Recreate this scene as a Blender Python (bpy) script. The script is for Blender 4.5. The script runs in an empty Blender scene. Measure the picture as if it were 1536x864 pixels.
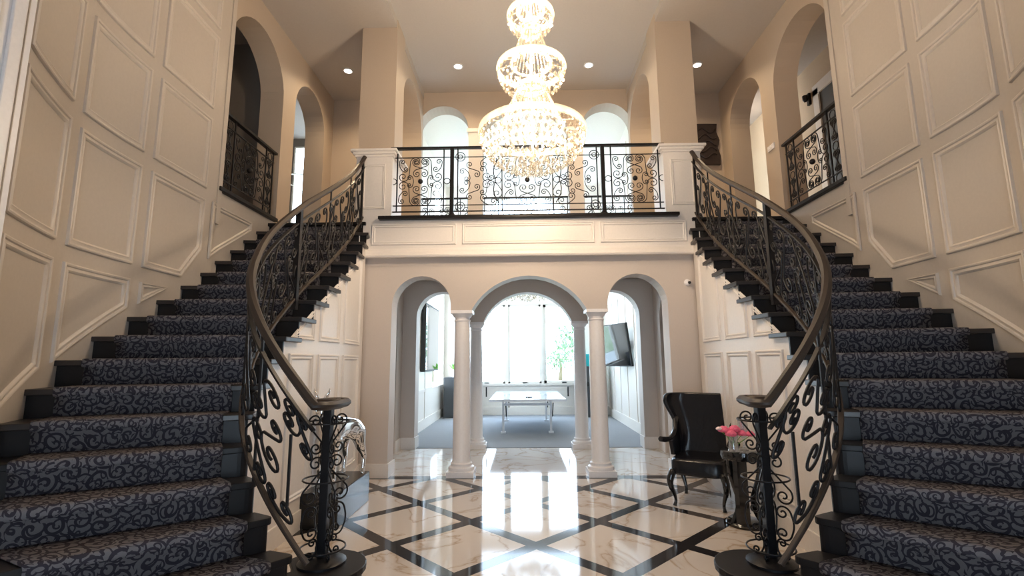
import bpy, bmesh, math, random
from mathutils import Vector, Matrix
random.seed(7)
PI = math.pi
V = Vector
SC = bpy.context.scene
COL = SC.collection

# ------------------------------------------------------------------ materials
def mat(name, color=(.8, .8, .8), rough=.5, metal=0., coat=0., spec=.5, bump=0., bscale=40., emis=None, estr=0.):
    m = bpy.data.materials.new(name); m.use_nodes = True
    nt = m.node_tree; b = nt.nodes['Principled BSDF']
    b.inputs['Base Color'].default_value = (*color, 1)
    b.inputs['Roughness'].default_value = rough
    b.inputs['Metallic'].default_value = metal
    b.inputs['Coat Weight'].default_value = coat
    b.inputs['Specular IOR Level'].default_value = spec
    if emis:
        b.inputs['Emission Color'].default_value = (*emis, 1); b.inputs['Emission Strength'].default_value = estr
    tc = nt.nodes.new('ShaderNodeTexCoord'); n = nt.nodes.new('ShaderNodeTexNoise')
    n.inputs['Scale'].default_value = bscale; n.inputs['Detail'].default_value = 3
    nt.links.new(tc.outputs['Object'], n.inputs['Vector'])
    # slight tone variation so that every surface is procedural
    mx = nt.nodes.new('ShaderNodeMix'); mx.data_type = 'RGBA'
    mx.inputs[6].default_value = (*[c * .94 for c in color], 1); mx.inputs[7].default_value = (*[min(1, c * 1.05) for c in color], 1)
    nt.links.new(n.outputs['Fac'], mx.inputs[0]); nt.links.new(mx.outputs[2], b.inputs['Base Color'])
    if bump:
        bp = nt.nodes.new('ShaderNodeBump'); bp.inputs['Strength'].default_value = bump; bp.inputs['Distance'].default_value = .01
        nt.links.new(n.outputs['Fac'], bp.inputs['Height']); nt.links.new(bp.outputs['Normal'], b.inputs['Normal'])
    return m

M = {}
M['beige'] = mat('beige_wall_paint', (.50, .41, .325), .55, bump=.05, bscale=120)
M['white'] = mat('white_trim_paint', (.80, .755, .72), .42, bump=.02)
M['mould'] = mat('panel_moulding_paint', (.64, .575, .51), .4)
M['beigelit'] = mat('beige_wall_paint_cool_lit', (.61, .54, .49), .55, bump=.05, bscale=120)  # same beige wall paint, with cooler, brighter light put into the colour
M['panel'] = mat('panelled_wall_paint', (.56, .50, .44), .45, bump=.02)
M['pure'] = mat('column_white_paint', (.88, .86, .87), .35)
M['gwhite'] = mat('game_room_white_paint', (.88, .83, .76), .4)
M['ceil'] = mat('ceiling_paint', (.50, .455, .415), .7)
M['iron'] = mat('black_wrought_iron', (.016, .015, .017), .38, metal=.5)
M['bronze'] = mat('bronze_handrail', (.042, .029, .022), .5, metal=.0, spec=.35)
M['ebony'] = mat('ebony_stained_wood', (.012, .011, .012), .42, spec=.25)
M['ebonytop'] = mat('ebony_tread_wood', (.030, .025, .024), .36)
M['leather'] = mat('black_leather', (.008, .008, .011), .26, coat=.0, spec=.4, bump=.25, bscale=25)
M['blacklac'] = mat('black_lacquer', (.012, .012, .013), .12, coat=.5)
M['plinth'] = mat('black_polished_stone', (.03, .03, .03), .16, spec=.35)
M['chrome'] = mat('polished_chrome', (.86, .86, .86), .06, metal=1.)
M['gcarpet'] = mat('grey_game_room_carpet', (.30, .31, .33), .95, bump=.6, bscale=300)
M['pink'] = mat('pink_petals', (.9, .16, .30), .6)
M['palepink'] = mat('pale_pink_petals', (.92, .72, .74), .6)
M['green'] = mat('leaf_green', (.16, .42, .05), .5)
M['darkleaf'] = mat('tree_leaf_green', (.16, .24, .13), .7)
M['bark'] = mat('tree_bark', (.2, .15, .1), .9)
M['lawn'] = mat('lawn_grass', (.30, .36, .2), .9, bscale=3)
M['paving'] = mat('pale_paving', (.6, .6, .58), .8, bscale=3)
M['dark'] = mat('dark_grey_laminate', (.06, .065, .07), .4)
M['screen'] = mat('glossy_dark_screen', (.01, .012, .014), .05, coat=.6)
M['tabletop'] = mat('table_tennis_blue_white_top', (.68, .80, .88), .15, coat=.4)
M['whitemetal'] = mat('white_metal', (.8, .8, .82), .3)
M['blacksoft'] = mat('black_rubber', (.02, .02, .02), .6)
M['teal'] = mat('teal_panel', (.02, .45, .5), .4)
M['gold'] = mat('champagne_gilt', (.86, .74, .56), .3, metal=.3)
M['corridor'] = mat('corridor_tan_paint', (.58, .46, .33), .6)
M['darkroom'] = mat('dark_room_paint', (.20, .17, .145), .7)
M['bulb'] = mat('warm_glowing_bulb', (1, .9, .7), .4, emis=(1, .78, .50), estr=30)
M['down'] = mat('downlight_lens', (1, .97, .9), .4, emis=(1, .93, .82), estr=14)
M['art'] = mat('charcoal_relief_art', (.030, .022, .022), .25, bump=1., bscale=9)

def carpet_mat():
    m = bpy.data.materials.new('scroll_patterned_stair_carpet'); m.use_nodes = True
    nt = m.node_tree; N = nt.nodes; L = nt.links; b = N['Principled BSDF']
    b.inputs['Roughness'].default_value = .95; b.inputs['Specular IOR Level'].default_value = .1
    uv = N.new('ShaderNodeUVMap'); uv.uv_map = 'UVMap'
    ns = N.new('ShaderNodeTexNoise'); ns.inputs['Scale'].default_value = 4; L.new(uv.outputs[0], ns.inputs['Vector'])
    sub = N.new('ShaderNodeVectorMath'); sub.operation = 'SUBTRACT'; sub.inputs[1].default_value = (.5, .5, .5); L.new(ns.outputs['Color'], sub.inputs[0])
    sc = N.new('ShaderNodeVectorMath'); sc.operation = 'SCALE'; sc.inputs['Scale'].default_value = .10; L.new(sub.outputs[0], sc.inputs[0])
    ad = N.new('ShaderNodeVectorMath'); L.new(uv.outputs[0], ad.inputs[0]); L.new(sc.outputs[0], ad.inputs[1])
    def mth(op, a, c=None):
        n = N.new('ShaderNodeMath'); n.operation = op
        for i, x in enumerate([a] + ([] if c is None else [c])):
            if isinstance(x, (int, float)): n.inputs[i].default_value = x
            else: L.new(x, n.inputs[i])
        return n.outputs[0]
    def curls(scale, off, turns, thr):
        mp = N.new('ShaderNodeMapping'); mp.inputs['Scale'].default_value = (scale, scale, scale); mp.inputs['Location'].default_value = (off, off * .7, 0)
        L.new(ad.outputs[0], mp.inputs[0])
        vo = N.new('ShaderNodeTexVoronoi'); vo.voronoi_dimensions = '2D'; vo.inputs['Scale'].default_value = 1; vo.inputs['Randomness'].default_value = .75
        L.new(mp.outputs[0], vo.inputs['Vector'])
        d = N.new('ShaderNodeVectorMath'); d.operation = 'SUBTRACT'; L.new(mp.outputs[0], d.inputs[0]); L.new(vo.outputs['Position'], d.inputs[1])
        s = N.new('ShaderNodeSeparateXYZ'); L.new(d.outputs[0], s.inputs[0])
        ang = mth('ARCTAN2', s.outputs[1], s.outputs[0])
        sp = N.new('ShaderNodeSeparateColor'); L.new(vo.outputs['Color'], sp.inputs[0])
        sg = mth('SUBTRACT', mth('MULTIPLY', mth('GREATER_THAN', sp.outputs[0], .5), 2.), 1.)
        ph = mth('MULTIPLY', sp.outputs[1], 6.28)
        w = mth('SINE', mth('ADD', mth('ADD', mth('MULTIPLY', vo.outputs['Distance'], turns), mth('MULTIPLY', ang, sg)), ph))
        return mth('GREATER_THAN', w, thr)
    a = curls(10.5, 0, 16, .40); c2 = curls(17, 3.3, 11, .70)
    v = mth('MAXIMUM', a, c2)
    mx = N.new('ShaderNodeMix'); mx.data_type = 'RGBA'
    mx.inputs[6].default_value = (.185, .175, .185, 1); mx.inputs[7].default_value = (.048, .044, .056, 1)
    L.new(v, mx.inputs[0])
    # worn beige band along the nosing
    se = N.new('ShaderNodeSeparateXYZ'); L.new(uv.outputs[0], se.inputs[0])
    L.new(mx.outputs[2], b.inputs['Base Color'])
    fz = N.new('ShaderNodeTexNoise'); fz.inputs['Scale'].default_value = 250; L.new(uv.outputs[0], fz.inputs['Vector'])
    bp = N.new('ShaderNodeBump'); bp.inputs['Strength'].default_value = .6; bp.inputs['Distance'].default_value = .004
    L.new(fz.outputs['Fac'], bp.inputs['Height']); L.new(bp.outputs['Normal'], b.inputs['Normal'])
    return m
M['carpet'] = carpet_mat()

S_DIAG, Y_ROW = 1.1672, 5.8763
def floor_mat():
    m = bpy.data.materials.new('cream_marble_with_black_lattice'); m.use_nodes = True
    nt = m.node_tree; N = nt.nodes; L = nt.links; b = N['Principled BSDF']
    b.inputs['Roughness'].default_value = .07
    b.inputs['Specular IOR Level'].default_value = .30
    g = N.new('ShaderNodeNewGeometry'); s = N.new('ShaderNodeSeparateXYZ'); L.new(g.outputs['Position'], s.inputs[0])
    def mth(op, a, c=None, d=None):
        n = N.new('ShaderNodeMath'); n.operation = op
        for i, x in enumerate([a, c, d]):
            if x is None: continue
            if isinstance(x, (int, float)): n.inputs[i].default_value = x
            else: L.new(x, n.inputs[i])
        return n.outputs[0]
    X, Y = s.outputs[0], s.outputs[1]
    yy = mth('SUBTRACT', Y, Y_ROW)
    lines = []
    for sg in (1, -1):
        u = mth('MULTIPLY', mth('ADD', X, mth('MULTIPLY', yy, sg)), 1 / S_DIAG)   # lines at half integers
        fr = mth('ABSOLUTE', mth('SUBTRACT', mth('FRACT', u), .5))
        lines.append(mth('LESS_THAN', fr, .073 / S_DIAG * 1.414 * .80))
    lat = mth('MAXIMUM', lines[0], lines[1])
    lat = mth('MULTIPLY', lat, mth('LESS_THAN', Y, 6.40))
    bord = mth('LESS_THAN', mth('ABSOLUTE', mth('SUBTRACT', Y, 6.42)), .085)
    black = mth('MAXIMUM', lat, bord)
    # veins
    ns = N.new('ShaderNodeTexNoise'); ns.inputs['Scale'].default_value = 1.3; ns.inputs['Detail'].default_value = 6; ns.inputs['Distortion'].default_value = 1.2
    L.new(g.outputs['Position'], ns.inputs['Vector'])
    v = mth('ABSOLUTE', mth('SUBTRACT', ns.outputs['Fac'], .5))
    cr = N.new('ShaderNodeValToRGB'); cr.color_ramp.elements[0].position = 0; cr.color_ramp.elements[0].color = (.46, .36, .27, 1)
    cr.color_ramp.elements[1].position = .035; cr.color_ramp.elements[1].color = (.66, .60, .55, 1)
    e = cr.color_ramp.elements.new(.012); e.color = (.60, .52, .45, 1)
    L.new(v, cr.inputs[0])
    mx = N.new('ShaderNodeMix'); mx.data_type = 'RGBA'; L.new(black, mx.inputs[0]); L.new(cr.outputs[0], mx.inputs[6]); mx.inputs[7].default_value = (.022, .020, .022, 1)
    L.new(mx.outputs[2], b.inputs['Base Color'])
    return m
M['floor'] = floor_mat()

def glassy(name, tint, gl=.12, transl=0.):
    m = bpy.data.materials.new(name); m.use_nodes = True
    nt = m.node_tree; N = nt.nodes; L = nt.links; out = N['Material Output']; N.remove(N['Principled BSDF'])
    t = N.new('ShaderNodeBsdfTransparent'); t.inputs[0].default_value = (*tint, 1)
    g = N.new('ShaderNodeBsdfGlossy'); g.inputs['Roughness'].default_value = .05
    x = N.new('ShaderNodeMixShader'); x.inputs[0].default_value = gl
    L.new(t.outputs[0], x.inputs[1]); L.new(g.outputs[0], x.inputs[2])
    last = x
    if transl:
        tr = N.new('ShaderNodeBsdfTranslucent'); tr.inputs[0].default_value = (1, .95, .86, 1)
        df = N.new('ShaderNodeBsdfDiffuse'); df.inputs[0].default_value = (1, .95, .86, 1)
        y0 = N.new('ShaderNodeMixShader'); y0.inputs[0].default_value = .5; L.new(tr.outputs[0], y0.inputs[1]); L.new(df.outputs[0], y0.inputs[2])
        y = N.new('ShaderNodeMixShader'); y.inputs[0].default_value = transl; L.new(x.outputs[0], y.inputs[1]); L.new(y0.outputs[0], y.inputs[2]); last = y
    L.new(last.outputs[0], out.inputs[0])
    return m
M['glass'] = glassy('clear_window_glass', (.97, .99, 1), .05)
M['vaseglass'] = glassy('clear_vase_glass', (.9, .92, .95), .25, .12)
M['ringglass'] = glassy('crystal_bead_band', (.97, .93, .86), .3, .4)
M['crystal'] = glassy('lead_crystal', (.97, .93, .86), .42, .035)

# ------------------------------------------------------------------ mesh builder
class MB:
    def __init__(s): s.v = []; s.f = []; s.uv = {}
    def add(s, vs, fs):
        o = len(s.v); s.v += [tuple(p) for p in vs]; s.f += [[i + o for i in f] for f in fs]; return s
    def box(s, a, b):
        x0, y0, z0 = a; x1, y1, z1 = b
        return s.add([(x0, y0, z0), (x1, y0, z0), (x1, y1, z0), (x0, y1, z0), (x0, y0, z1), (x1, y0, z1), (x1, y1, z1), (x0, y1, z1)],
                     [(0, 3, 2, 1), (4, 5, 6, 7), (0, 1, 5, 4), (1, 2, 6, 5), (2, 3, 7, 6), (3, 0, 4, 7)])
    def obox(s, c, ax, hs):
        c = V(c); P = []
        for k in (-1, 1):
            for i, j in ((-1, -1), (1, -1), (1, 1), (-1, 1)):
                P.append(c + ax[0] * hs[0] * i + ax[1] * hs[1] * j + ax[2] * hs[2] * k)
        return s.add(P, [(0, 3, 2, 1), (4, 5, 6, 7), (0, 1, 5, 4), (1, 2, 6, 5), (2, 3, 7, 6), (3, 0, 4, 7)])
    def prism(s, poly, z0, z1):
        n = len(poly)
        return s.add([(x, y, z0) for x, y in poly] + [(x, y, z1) for x, y in poly],
                     [list(range(n))[::-1], list(range(n, 2 * n))] + [(i, (i + 1) % n, n + (i + 1) % n, n + i) for i in range(n)])
    def sweep(s, pts, prof, closed=False, up=V((0, 0, 1)), scale=None, caps=True):
        pts = [V(p) for p in pts]; n = len(pts); m = len(prof); vs = []
        prevS = None
        for i, p in enumerate(pts):
            a = pts[(i - 1) % n] if (closed or i > 0) else p; b = pts[(i + 1) % n] if (closed or i < n - 1) else p
            T = (b - a).normalized() if (b - a).length > 1e-9 else V((1, 0, 0))
            if up is None:
                S = prevS if prevS is not None else T.orthogonal()
                S = (S - T * S.dot(T))
                S = S.normalized() if S.length > 1e-6 else T.orthogonal().normalized()
                prevS = S
            else:
                S = T.cross(up)
                S = S.normalized() if S.length > 1e-5 else (prevS or V((1, 0, 0)))
                prevS = S
            U = S.cross(T).normalized(); k = scale[i] if scale else 1
            for (x, y) in prof: vs.append(p + S * x * k + U * y * k)
        fs = []
        for i in range(n if closed else n - 1):
            j = (i + 1) % n
            for q in range(m):
                r = (q + 1) % m; fs.append((i * m + q, j * m + q, j * m + r, i * m + r))
        if not closed and caps: fs += [list(range(m)), list(range((n - 1) * m, n * m))[::-1]]
        return s.add(vs, fs)
    def tube(s, pts, r, k=6, closed=False, scale=None):
        return s.sweep(pts, [(r * math.cos(2 * PI * i / k), r * math.sin(2 * PI * i / k)) for i in range(k)], closed, None, scale)
    def lathe(s, prof, c=(0, 0, 0), k=24, caps=True):
        n = len(prof); vs = []
        for r, z in prof:
            for i in range(k): vs.append((c[0] + r * math.cos(2 * PI * i / k), c[1] + r * math.sin(2 * PI * i / k), c[2] + z))
        fs = []
        for j in range(n - 1):
            for i in range(k):
                i2 = (i + 1) % k; fs.append((j * k + i, j * k + i2, (j + 1) * k + i2, (j + 1) * k + i))
        if caps: fs += [list(range(k))[::-1], list(range((n - 1) * k, n * k))]
        return s.add(vs, fs)
    def ball(s, c, r, k=10, sq=(1, 1, 1)):
        prof = [(max(1e-4, math.sin(PI * i / (k // 2 + 1))), -math.cos(PI * i / (k // 2 + 1))) for i in range(0, k // 2 + 2)]
        o = len(s.v); s.lathe(prof, (0, 0, 0), k)
        for i in range(o, len(s.v)):
            x, y, z = s.v[i]; s.v[i] = (c[0] + x * r * sq[0], c[1] + y * r * sq[1], c[2] + z * r * sq[2])
        return s
    def build(s, name, m, parent=None, smooth=False, uvs=None, kind=None, label=None, mats=None, bevel=0):
        me = bpy.data.meshes.new(name); me.from_pydata(s.v, [], s.f); me.update()
        if uvs:
            l = me.uv_layers.new(name='UVMap')
            for p in me.polygons:
                for li in p.loop_indices: l.data[li].uv = uvs[me.loops[li].vertex_index]
        bm = bmesh.new(); bm.from_mesh(me); bmesh.ops.recalc_face_normals(bm, faces=bm.faces); bm.to_mesh(me); bm.free()
        me.materials.append(M[m] if isinstance(m, str) else m)
        if smooth:
            for p in me.polygons: p.use_smooth = True
            if smooth != 'all':
                try: me.set_sharp_from_angle(angle=math.radians(40))
                except Exception: pass
        o = bpy.data.objects.new(name, me); COL.objects.link(o)
        if parent: o.parent = parent; o.matrix_parent_inverse = Matrix.Translation(-V(parent.location)) if parent.location.length > 0 and not parent.parent and parent.type == 'EMPTY' else Matrix()
        if bevel:
            b = o.modifiers.new('bevel', 'BEVEL'); b.width = bevel; b.segments = 2; b.limit_method = 'ANGLE'
        if kind: o['kind'] = kind
        if label: o['label'] = label
        return o

def thing(name, label, cat, loc=(0, 0, 0), group=None):
    o = bpy.data.objects.new(name, None); o.location = loc; COL.objects.link(o)
    o['label'] = label; o['category'] = cat
    if group: o['group'] = group
    return o
def tag(o, label, cat, group=None):
    o['label'] = label; o['category'] = cat
    if group: o['group'] = group
    return o
def rect(w, h, c=.25):
    a, b = w / 2, h / 2; q = min(w, h) * c
    return [(-a + q, -b), (a - q, -b), (a, -b + q), (a, b - q), (a - q, b), (-a + q, b), (-a, b - q), (-a, -b + q)]

def crom(P, t):
    n = len(P); i = max(0, min(n - 2, int(math.floor(t)))); u = t - i
    p1, p2 = P[i], P[i + 1]; p0 = P[i - 1] if i > 0 else [2 * a - b for a, b in zip(p1, p2)]
    p3 = P[i + 2] if i + 2 < n else [2 * b - a for a, b in zip(p1, p2)]
    return tuple(.5 * (2 * b + (c - a) * u + (2 * a - 5 * b + 4 * c - d) * u * u + (-a + 3 * b - 3 * c + d) * u ** 3) for a, b, c, d in zip(p0, p1, p2, p3))

# ------------------------------------------------------------------ scroll work (flat iron scrolls in a panel's own u,v)
def scroll(A, B, kind='S', flip=False, R1=None, R2=None):
    """two spirals joined by a tangent bar: S = spirals wind opposite ways, C = both curl to the same side"""
    A, B = V(A), V(B); D = (B - A).length; d = (B - A) / D; nrm_ = V((-d.y, d.x)) * (-1 if flip else 1)
    if kind == 'S':
        R1 = R1 or .29 * D; R2 = R2 or .29 * D
        if R1 + R2 > .97 * D: k = .97 * D / (R1 + R2); R1 *= k; R2 *= k
        ca = (R1 + R2) / D; n1 = d * ca + nrm_ * math.sqrt(1 - ca * ca); p1 = A + n1 * R1; p2 = B - n1 * R2
    else:
        R1 = R1 or .42 * D; R2 = R2 or .42 * D
        ca = max(-.9, min(.9, (R1 - R2) / D)); n1 = d * ca + nrm_ * math.sqrt(1 - ca * ca); p1 = A + n1 * R1; p2 = B + n1 * R2
    t = (p2 - p1).normalized()
    def sp(c, R, p, backwards):
        v = p - c; s_ = 1 if (v.x * t.y - v.y * t.x) > 0 else -1
        if backwards: s_ = -s_
        a0 = math.atan2(v.y, v.x); out = []; T = 2 * PI * 1.45
        for i in range(27):
            q = i / 26; r = R * (1 - .84 * q ** .85); a = a0 + s_ * T * q ** 1.12
            out.append((c.x + r * math.cos(a), c.y + r * math.sin(a)))
        return out
    L = sp(A, R1, p1, True)[::-1]; Rr = sp(B, R2, p2, False)
    mid = []; bow = .10 if kind == 'C' else 0
    for i in range(1, 6):
        q = i / 6; m_ = p1 + (p2 - p1) * q + n1 * (bow * D * math.sin(PI * q) if kind == 'C' else 0); mid.append((m_.x, m_.y))
    return L + mid + Rr
def scroll_obj(pts, mp, parent, r=.0085, name='scroll', m='iron'):
    return MB().tube([mp(u, v) for u, v in pts], r, 5).build(name, m, parent, smooth='all')
def bar(pts, mp, parent, w=.014, name='baluster', m='iron'):
    P = []
    for (a, b), (c, d) in zip(pts[:-1], pts[1:]):
        n = max(1, int(math.hypot(c - a, d - b) / .06))
        P += [mp(a + (c - a) * i / n, b + (d - b) * i / n) for i in range(n)]
    P.append(mp(*pts[-1]))
    return MB().tube(P, w / 2 * 1.2, 4).build(name, m, parent)

# ------------------------------------------------------------------ panel mouldings
def moulding(poly, mp, nrm, parent, m, w=.062, h=.022, name='panel_moulding', flat=.0):
    # poly counter-clockwise in (s,z)
    n = len(poly)
    prof = [(0, 0), (.004, h * .8), (w * .18, h), (w * .34, h * .85), (w * .42, h * .4), (w * .6, h * .45), (w * .75, h * .75), (w * .9, h * .5), (w, 0)]
    area = sum(poly[i][0] * poly[(i + 1) % n][1] - poly[(i + 1) % n][0] * poly[i][1] for i in range(n))
    if area < 0: poly = poly[::-1]
    def inset(d):
        out = []
        for i in range(n):
            p0, p1, p2 = V(poly[i - 1]), V(poly[i]), V(poly[(i + 1) % n])
            a = (p1 - p0).normalized(); b = (p2 - p1).normalized()
            na = V((-a.y, a.x)); nb = V((-b.y, b.x)); bis = (na + nb); bis /= max(.2, bis.dot(na))
            out.append(p1 + bis * d)
        return out
    rings = []
    cnt = [max(1, int((V(poly[(i + 1) % n]) - V(poly[i])).length / .12)) for i in range(n)]
    for d, hh in prof:
        q = inset(d); r = []
        for i in range(n):
            a, b = q[i], q[(i + 1) % n]
            for k in range(cnt[i]):
                t = k / cnt[i]; p = a + (b - a) * t
                r.append(V(mp(p.x, p.y)) + V(nrm(p.x)) * hh)
        rings.append(r)
    N = len(rings[0]); mb = MB(); vs = [p for r in rings for p in r]; fs = []
    for j in range(len(rings) - 1):
        for i in range(N): fs.append((j * N + i, j * N + (i + 1) % N, (j + 1) * N + (i + 1) % N, (j + 1) * N + i))
    mb.add(vs, fs)
    return mb.build(name, m, parent, smooth=True)

# ------------------------------------------------------------------ walls with arched openings
def arch_wall(name, O, ax, nr, a0, a1, z0, z1, th, ops, m, parent=None, kind='structure', jamb=None):
    """O origin (x,y); ax unit direction (x,y); nr direction of thickness (x,y). ops: (l, r, sill, spring, top)"""
    mb = MB(); jb = MB()
    xs = {a0, a1}
    for l, r, s, sp, tp in ops:
        n = 20
        for i in range(n + 1): xs.add(round((l + r) / 2 - (r - l) / 2 * math.cos(PI * i / n), 5))
    xs = sorted(xs)
    def top(op, a):
        l, r, s, sp, tp = op; c = (l + r) / 2; w = (r - l) / 2; h = tp - sp
        if h <= 1e-4: return sp
        if h < .9 * w:
            R = (w * w + h * h) / (2 * h); return tp - R + math.sqrt(max(0, R * R - (a - c) ** 2))
        return sp + h * math.sqrt(max(0, 1 - ((a - c) / w) ** 2))
    def P(a, z, t): return (O[0] + ax[0] * a + nr[0] * t, O[1] + ax[1] * a + nr[1] * t, z)
    for a, b in zip(xs[:-1], xs[1:]):
        if b - a < 1e-5: continue
        mid = (a + b) / 2; cuts = []
        for op in ops:
            if op[0] < mid < op[1]: cuts.append((op[2], op))
        cuts.sort(key=lambda c: c[0])
        za, zb = z0, z0; segs = []
        for s, op in cuts:
            if s > min(za, zb) + 1e-4: segs.append((za, zb, s, s))
            za, zb = top(op, a), top(op, b)
        segs.append((za, zb, z1, z1))
        for (p, q, r, t) in segs:
            mb.add([P(a, p, 0), P(b, q, 0), P(b, t, 0), P(a, r, 0), P(a, p, th), P(b, q, th), P(b, t, th), P(a, r, th)],
                   [(0, 1, 2, 3), (7, 6, 5, 4), (0, 4, 5, 1), (3, 2, 6, 7)])
    for op in ops:
        l, r, s, sp, tp = op
        for a in (l, r):
            if any(o2 is not op and abs(o2[2] - s) < 1e-4 and (abs(o2[0] - a) < 1e-4 or abs(o2[1] - a) < 1e-4) for o2 in ops): continue
            if top(op, a) > s + 1e-3:
                mb.add([P(a, s, 0), P(a, s, th), P(a, top(op, a), th), P(a, top(op, a), 0)], [(0, 1, 2, 3)])
    for a in (a0, a1): mb.add([P(a, z0, 0), P(a, z0, th), P(a, z1, th), P(a, z1, 0)], [(0, 1, 2, 3)])
    bmq = mb
    o = bmq.build(name, m, parent)
    me = o.data; bm = bmesh.new(); bm.from_mesh(me); bmesh.ops.remove_doubles(bm, verts=bm.verts, dist=1e-4); bmesh.ops.recalc_face_normals(bm, faces=bm.faces); bm.to_mesh(me); bm.free()
    if kind: o['kind'] = kind
    return o

def struct(mb, name, m, parent=None, smooth=False):
    o = mb.build(name, m, parent, smooth)
    if not parent: o['kind'] = 'structure'
    return o

# ================================================================== geometry constants
R_ = .185
H2 = 18 * R_            # 3.33 upper floor
ZC, ZCC = 6.28, 6.40    # ceilings
YF, YB = 6.42, 8.42     # front arcade face, rear arcade face
XS = 3.55
IN = [(1.10, 2.96), (1.232, 2.905), (1.389, 2.926), (1.555, 2.985), (1.709, 3.069), (1.841, 3.18), (1.943, 3.324), (2.01, 3.503), (2.047, 3.716), (2.063, 3.961),
      (2.066, 4.232), (2.068, 4.52), (2.071, 4.817), (2.073, 5.117), (2.078, 5.412), (2.09, 5.696), (2.11, 5.962), (2.14, 6.195), (2.18, 6.37)]
OUT = [(1.35, 2.0), (1.75, 2.03), (2.10, 2.08), (2.45, 2.17), (2.78, 2.34), (2.99, 2.58), (3.13, 2.82), (3.27, 3.09), (3.371, 3.39), (3.431, 3.725), (3.458, 4.073), (3.473, 4.406),
       (3.48, 4.718), (3.481, 5.01), (3.50, 5.286), (3.52, 5.55), (3.54, 5.80), (3.55, 6.07), (3.55, 6.35)]
WALL = [(2.94, 2.50), (3.05, 2.68), (3.18, 2.92), (3.29, 3.15), (3.38, 3.38), (3.44, 3.725), (3.465, 4.073), (3.48, 4.406), (3.49, 4.718), (3.50, 5.01), (3.515, 5.20)]

def resample(P, step=.06):
    L = [0]
    Q = [crom(P, i / 10) for i in range((len(P) - 1) * 10 + 1)]
    for a, b in zip(Q[:-1], Q[1:]): L.append(L[-1] + math.hypot(b[0] - a[0], b[1] - a[1]))
    def f(s):
        if s <= 0: a, b = Q[0], Q[1]; d = math.hypot(b[0] - a[0], b[1] - a[1]); return (a[0] + (b[0] - a[0]) / d * s, a[1] + (b[1] - a[1]) / d * s) + tuple(a[2:])
        for i in range(len(L) - 1):
            if L[i + 1] >= s:
                t = (s - L[i]) / max(1e-9, L[i + 1] - L[i]); return tuple(Q[i][k] + (Q[i + 1][k] - Q[i][k]) * t for k in range(len(Q[i])))
        a, b = Q[-2], Q[-1]; d = math.hypot(b[0] - a[0], b[1] - a[1]); return tuple(b[k] + (b[k] - a[k]) / d * (s - L[-1]) for k in range(2)) + tuple(b[2:])
    return f, L[-1], L

# ================================================================== shell
mb = MB().box((-6, -2.5, -.12), (6, YB + .12, 0)); struct(mb, 'floor', 'floor')
mb = MB().box((-4.5, YB + .10, -.12), (4.5, 13.9, .006)); struct(mb, 'floor_game_room', 'gcarpet')
# upper floor: gallery behind the balcony, stair landings and corridors
mb = MB().box((-2.2, YF + .0, 2.86), (2.2, YB, H2))
mb.box((-3.55, 6.40, H2 - .18), (-2.2, YB, H2)); mb.box((2.2, 6.40, H2 - .18), (3.55, YB, H2))
mb.box((-6.4, 2.0, H2 - .18), (-3.62, 10, H2)); mb.box((3.62, 2.0, H2 - .18), (6.4, 10, H2))
struct(mb, 'floor_upper', 'beige')
mb = MB().box((-6.5, -2.5, ZC), (-1.87, YB, ZC + .15)).box((1.87, -2.5, ZC), (6.5, YB, ZC + .15)).box((-6.5, YB, ZC), (-3.86, 10.1, ZC + .15)).box((3.86, YB, ZC), (6.5, 10.1, ZC + .15)).box((-1.87, -2.5, ZCC), (1.87, YB, ZCC + .15)); struct(mb, 'ceiling', 'ceil')
mb = MB().box((-4.5, YB + .02, 6.5), (4.5, 13.9, 6.65)); struct(mb, 'ceiling_game_room', 'gwhite')

# front arcade (lower) and its fascia
sideop = lambda s: (s * 1.43 - .40, s * 1.43 + .40, 0, 2.17, 2.60)
arch_wall('wall_front', (0, YF), (1, 0), (0, 1), -2.26, 2.26, 0, 2.86, .28,
          [(-1.83, -1.04, 0, 2.19, 2.59), (-1.04, -.765, 0, 2.12, 2.12), (-.765, .765, 0, 2.12, 2.58), (.765, 1.04, 0, 2.12, 2.12), (1.04, 1.83, 0, 2.19, 2.59)], 'beigelit')
arch_wall('wall_hall_rear', (0, YB), (1, 0), (0, 1), -3.75, 3.75, 0, 2.86, .28,
          [(-1.93, -1.04, 0, 2.22, 2.66), (-1.04, -.765, 0, 2.12, 2.12), (-.765, .765, 0, 2.12, 2.64), (.765, 1.04, 0, 2.12, 2.12), (1.04, 1.93, 0, 2.22, 2.66)], 'beigelit')
arch_wall('wall_gallery_rear', (0, YB - .04), (1, 0), (0, 1), -3.85, 3.85, 2.86, 6.55, .32,
          [(-1.97, -1.04, H2, 5.67, 6.13), (-.78, .78, H2, 5.67, 6.16), (1.04, 1.95, H2, 5.67, 6.13)], 'beige')
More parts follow.
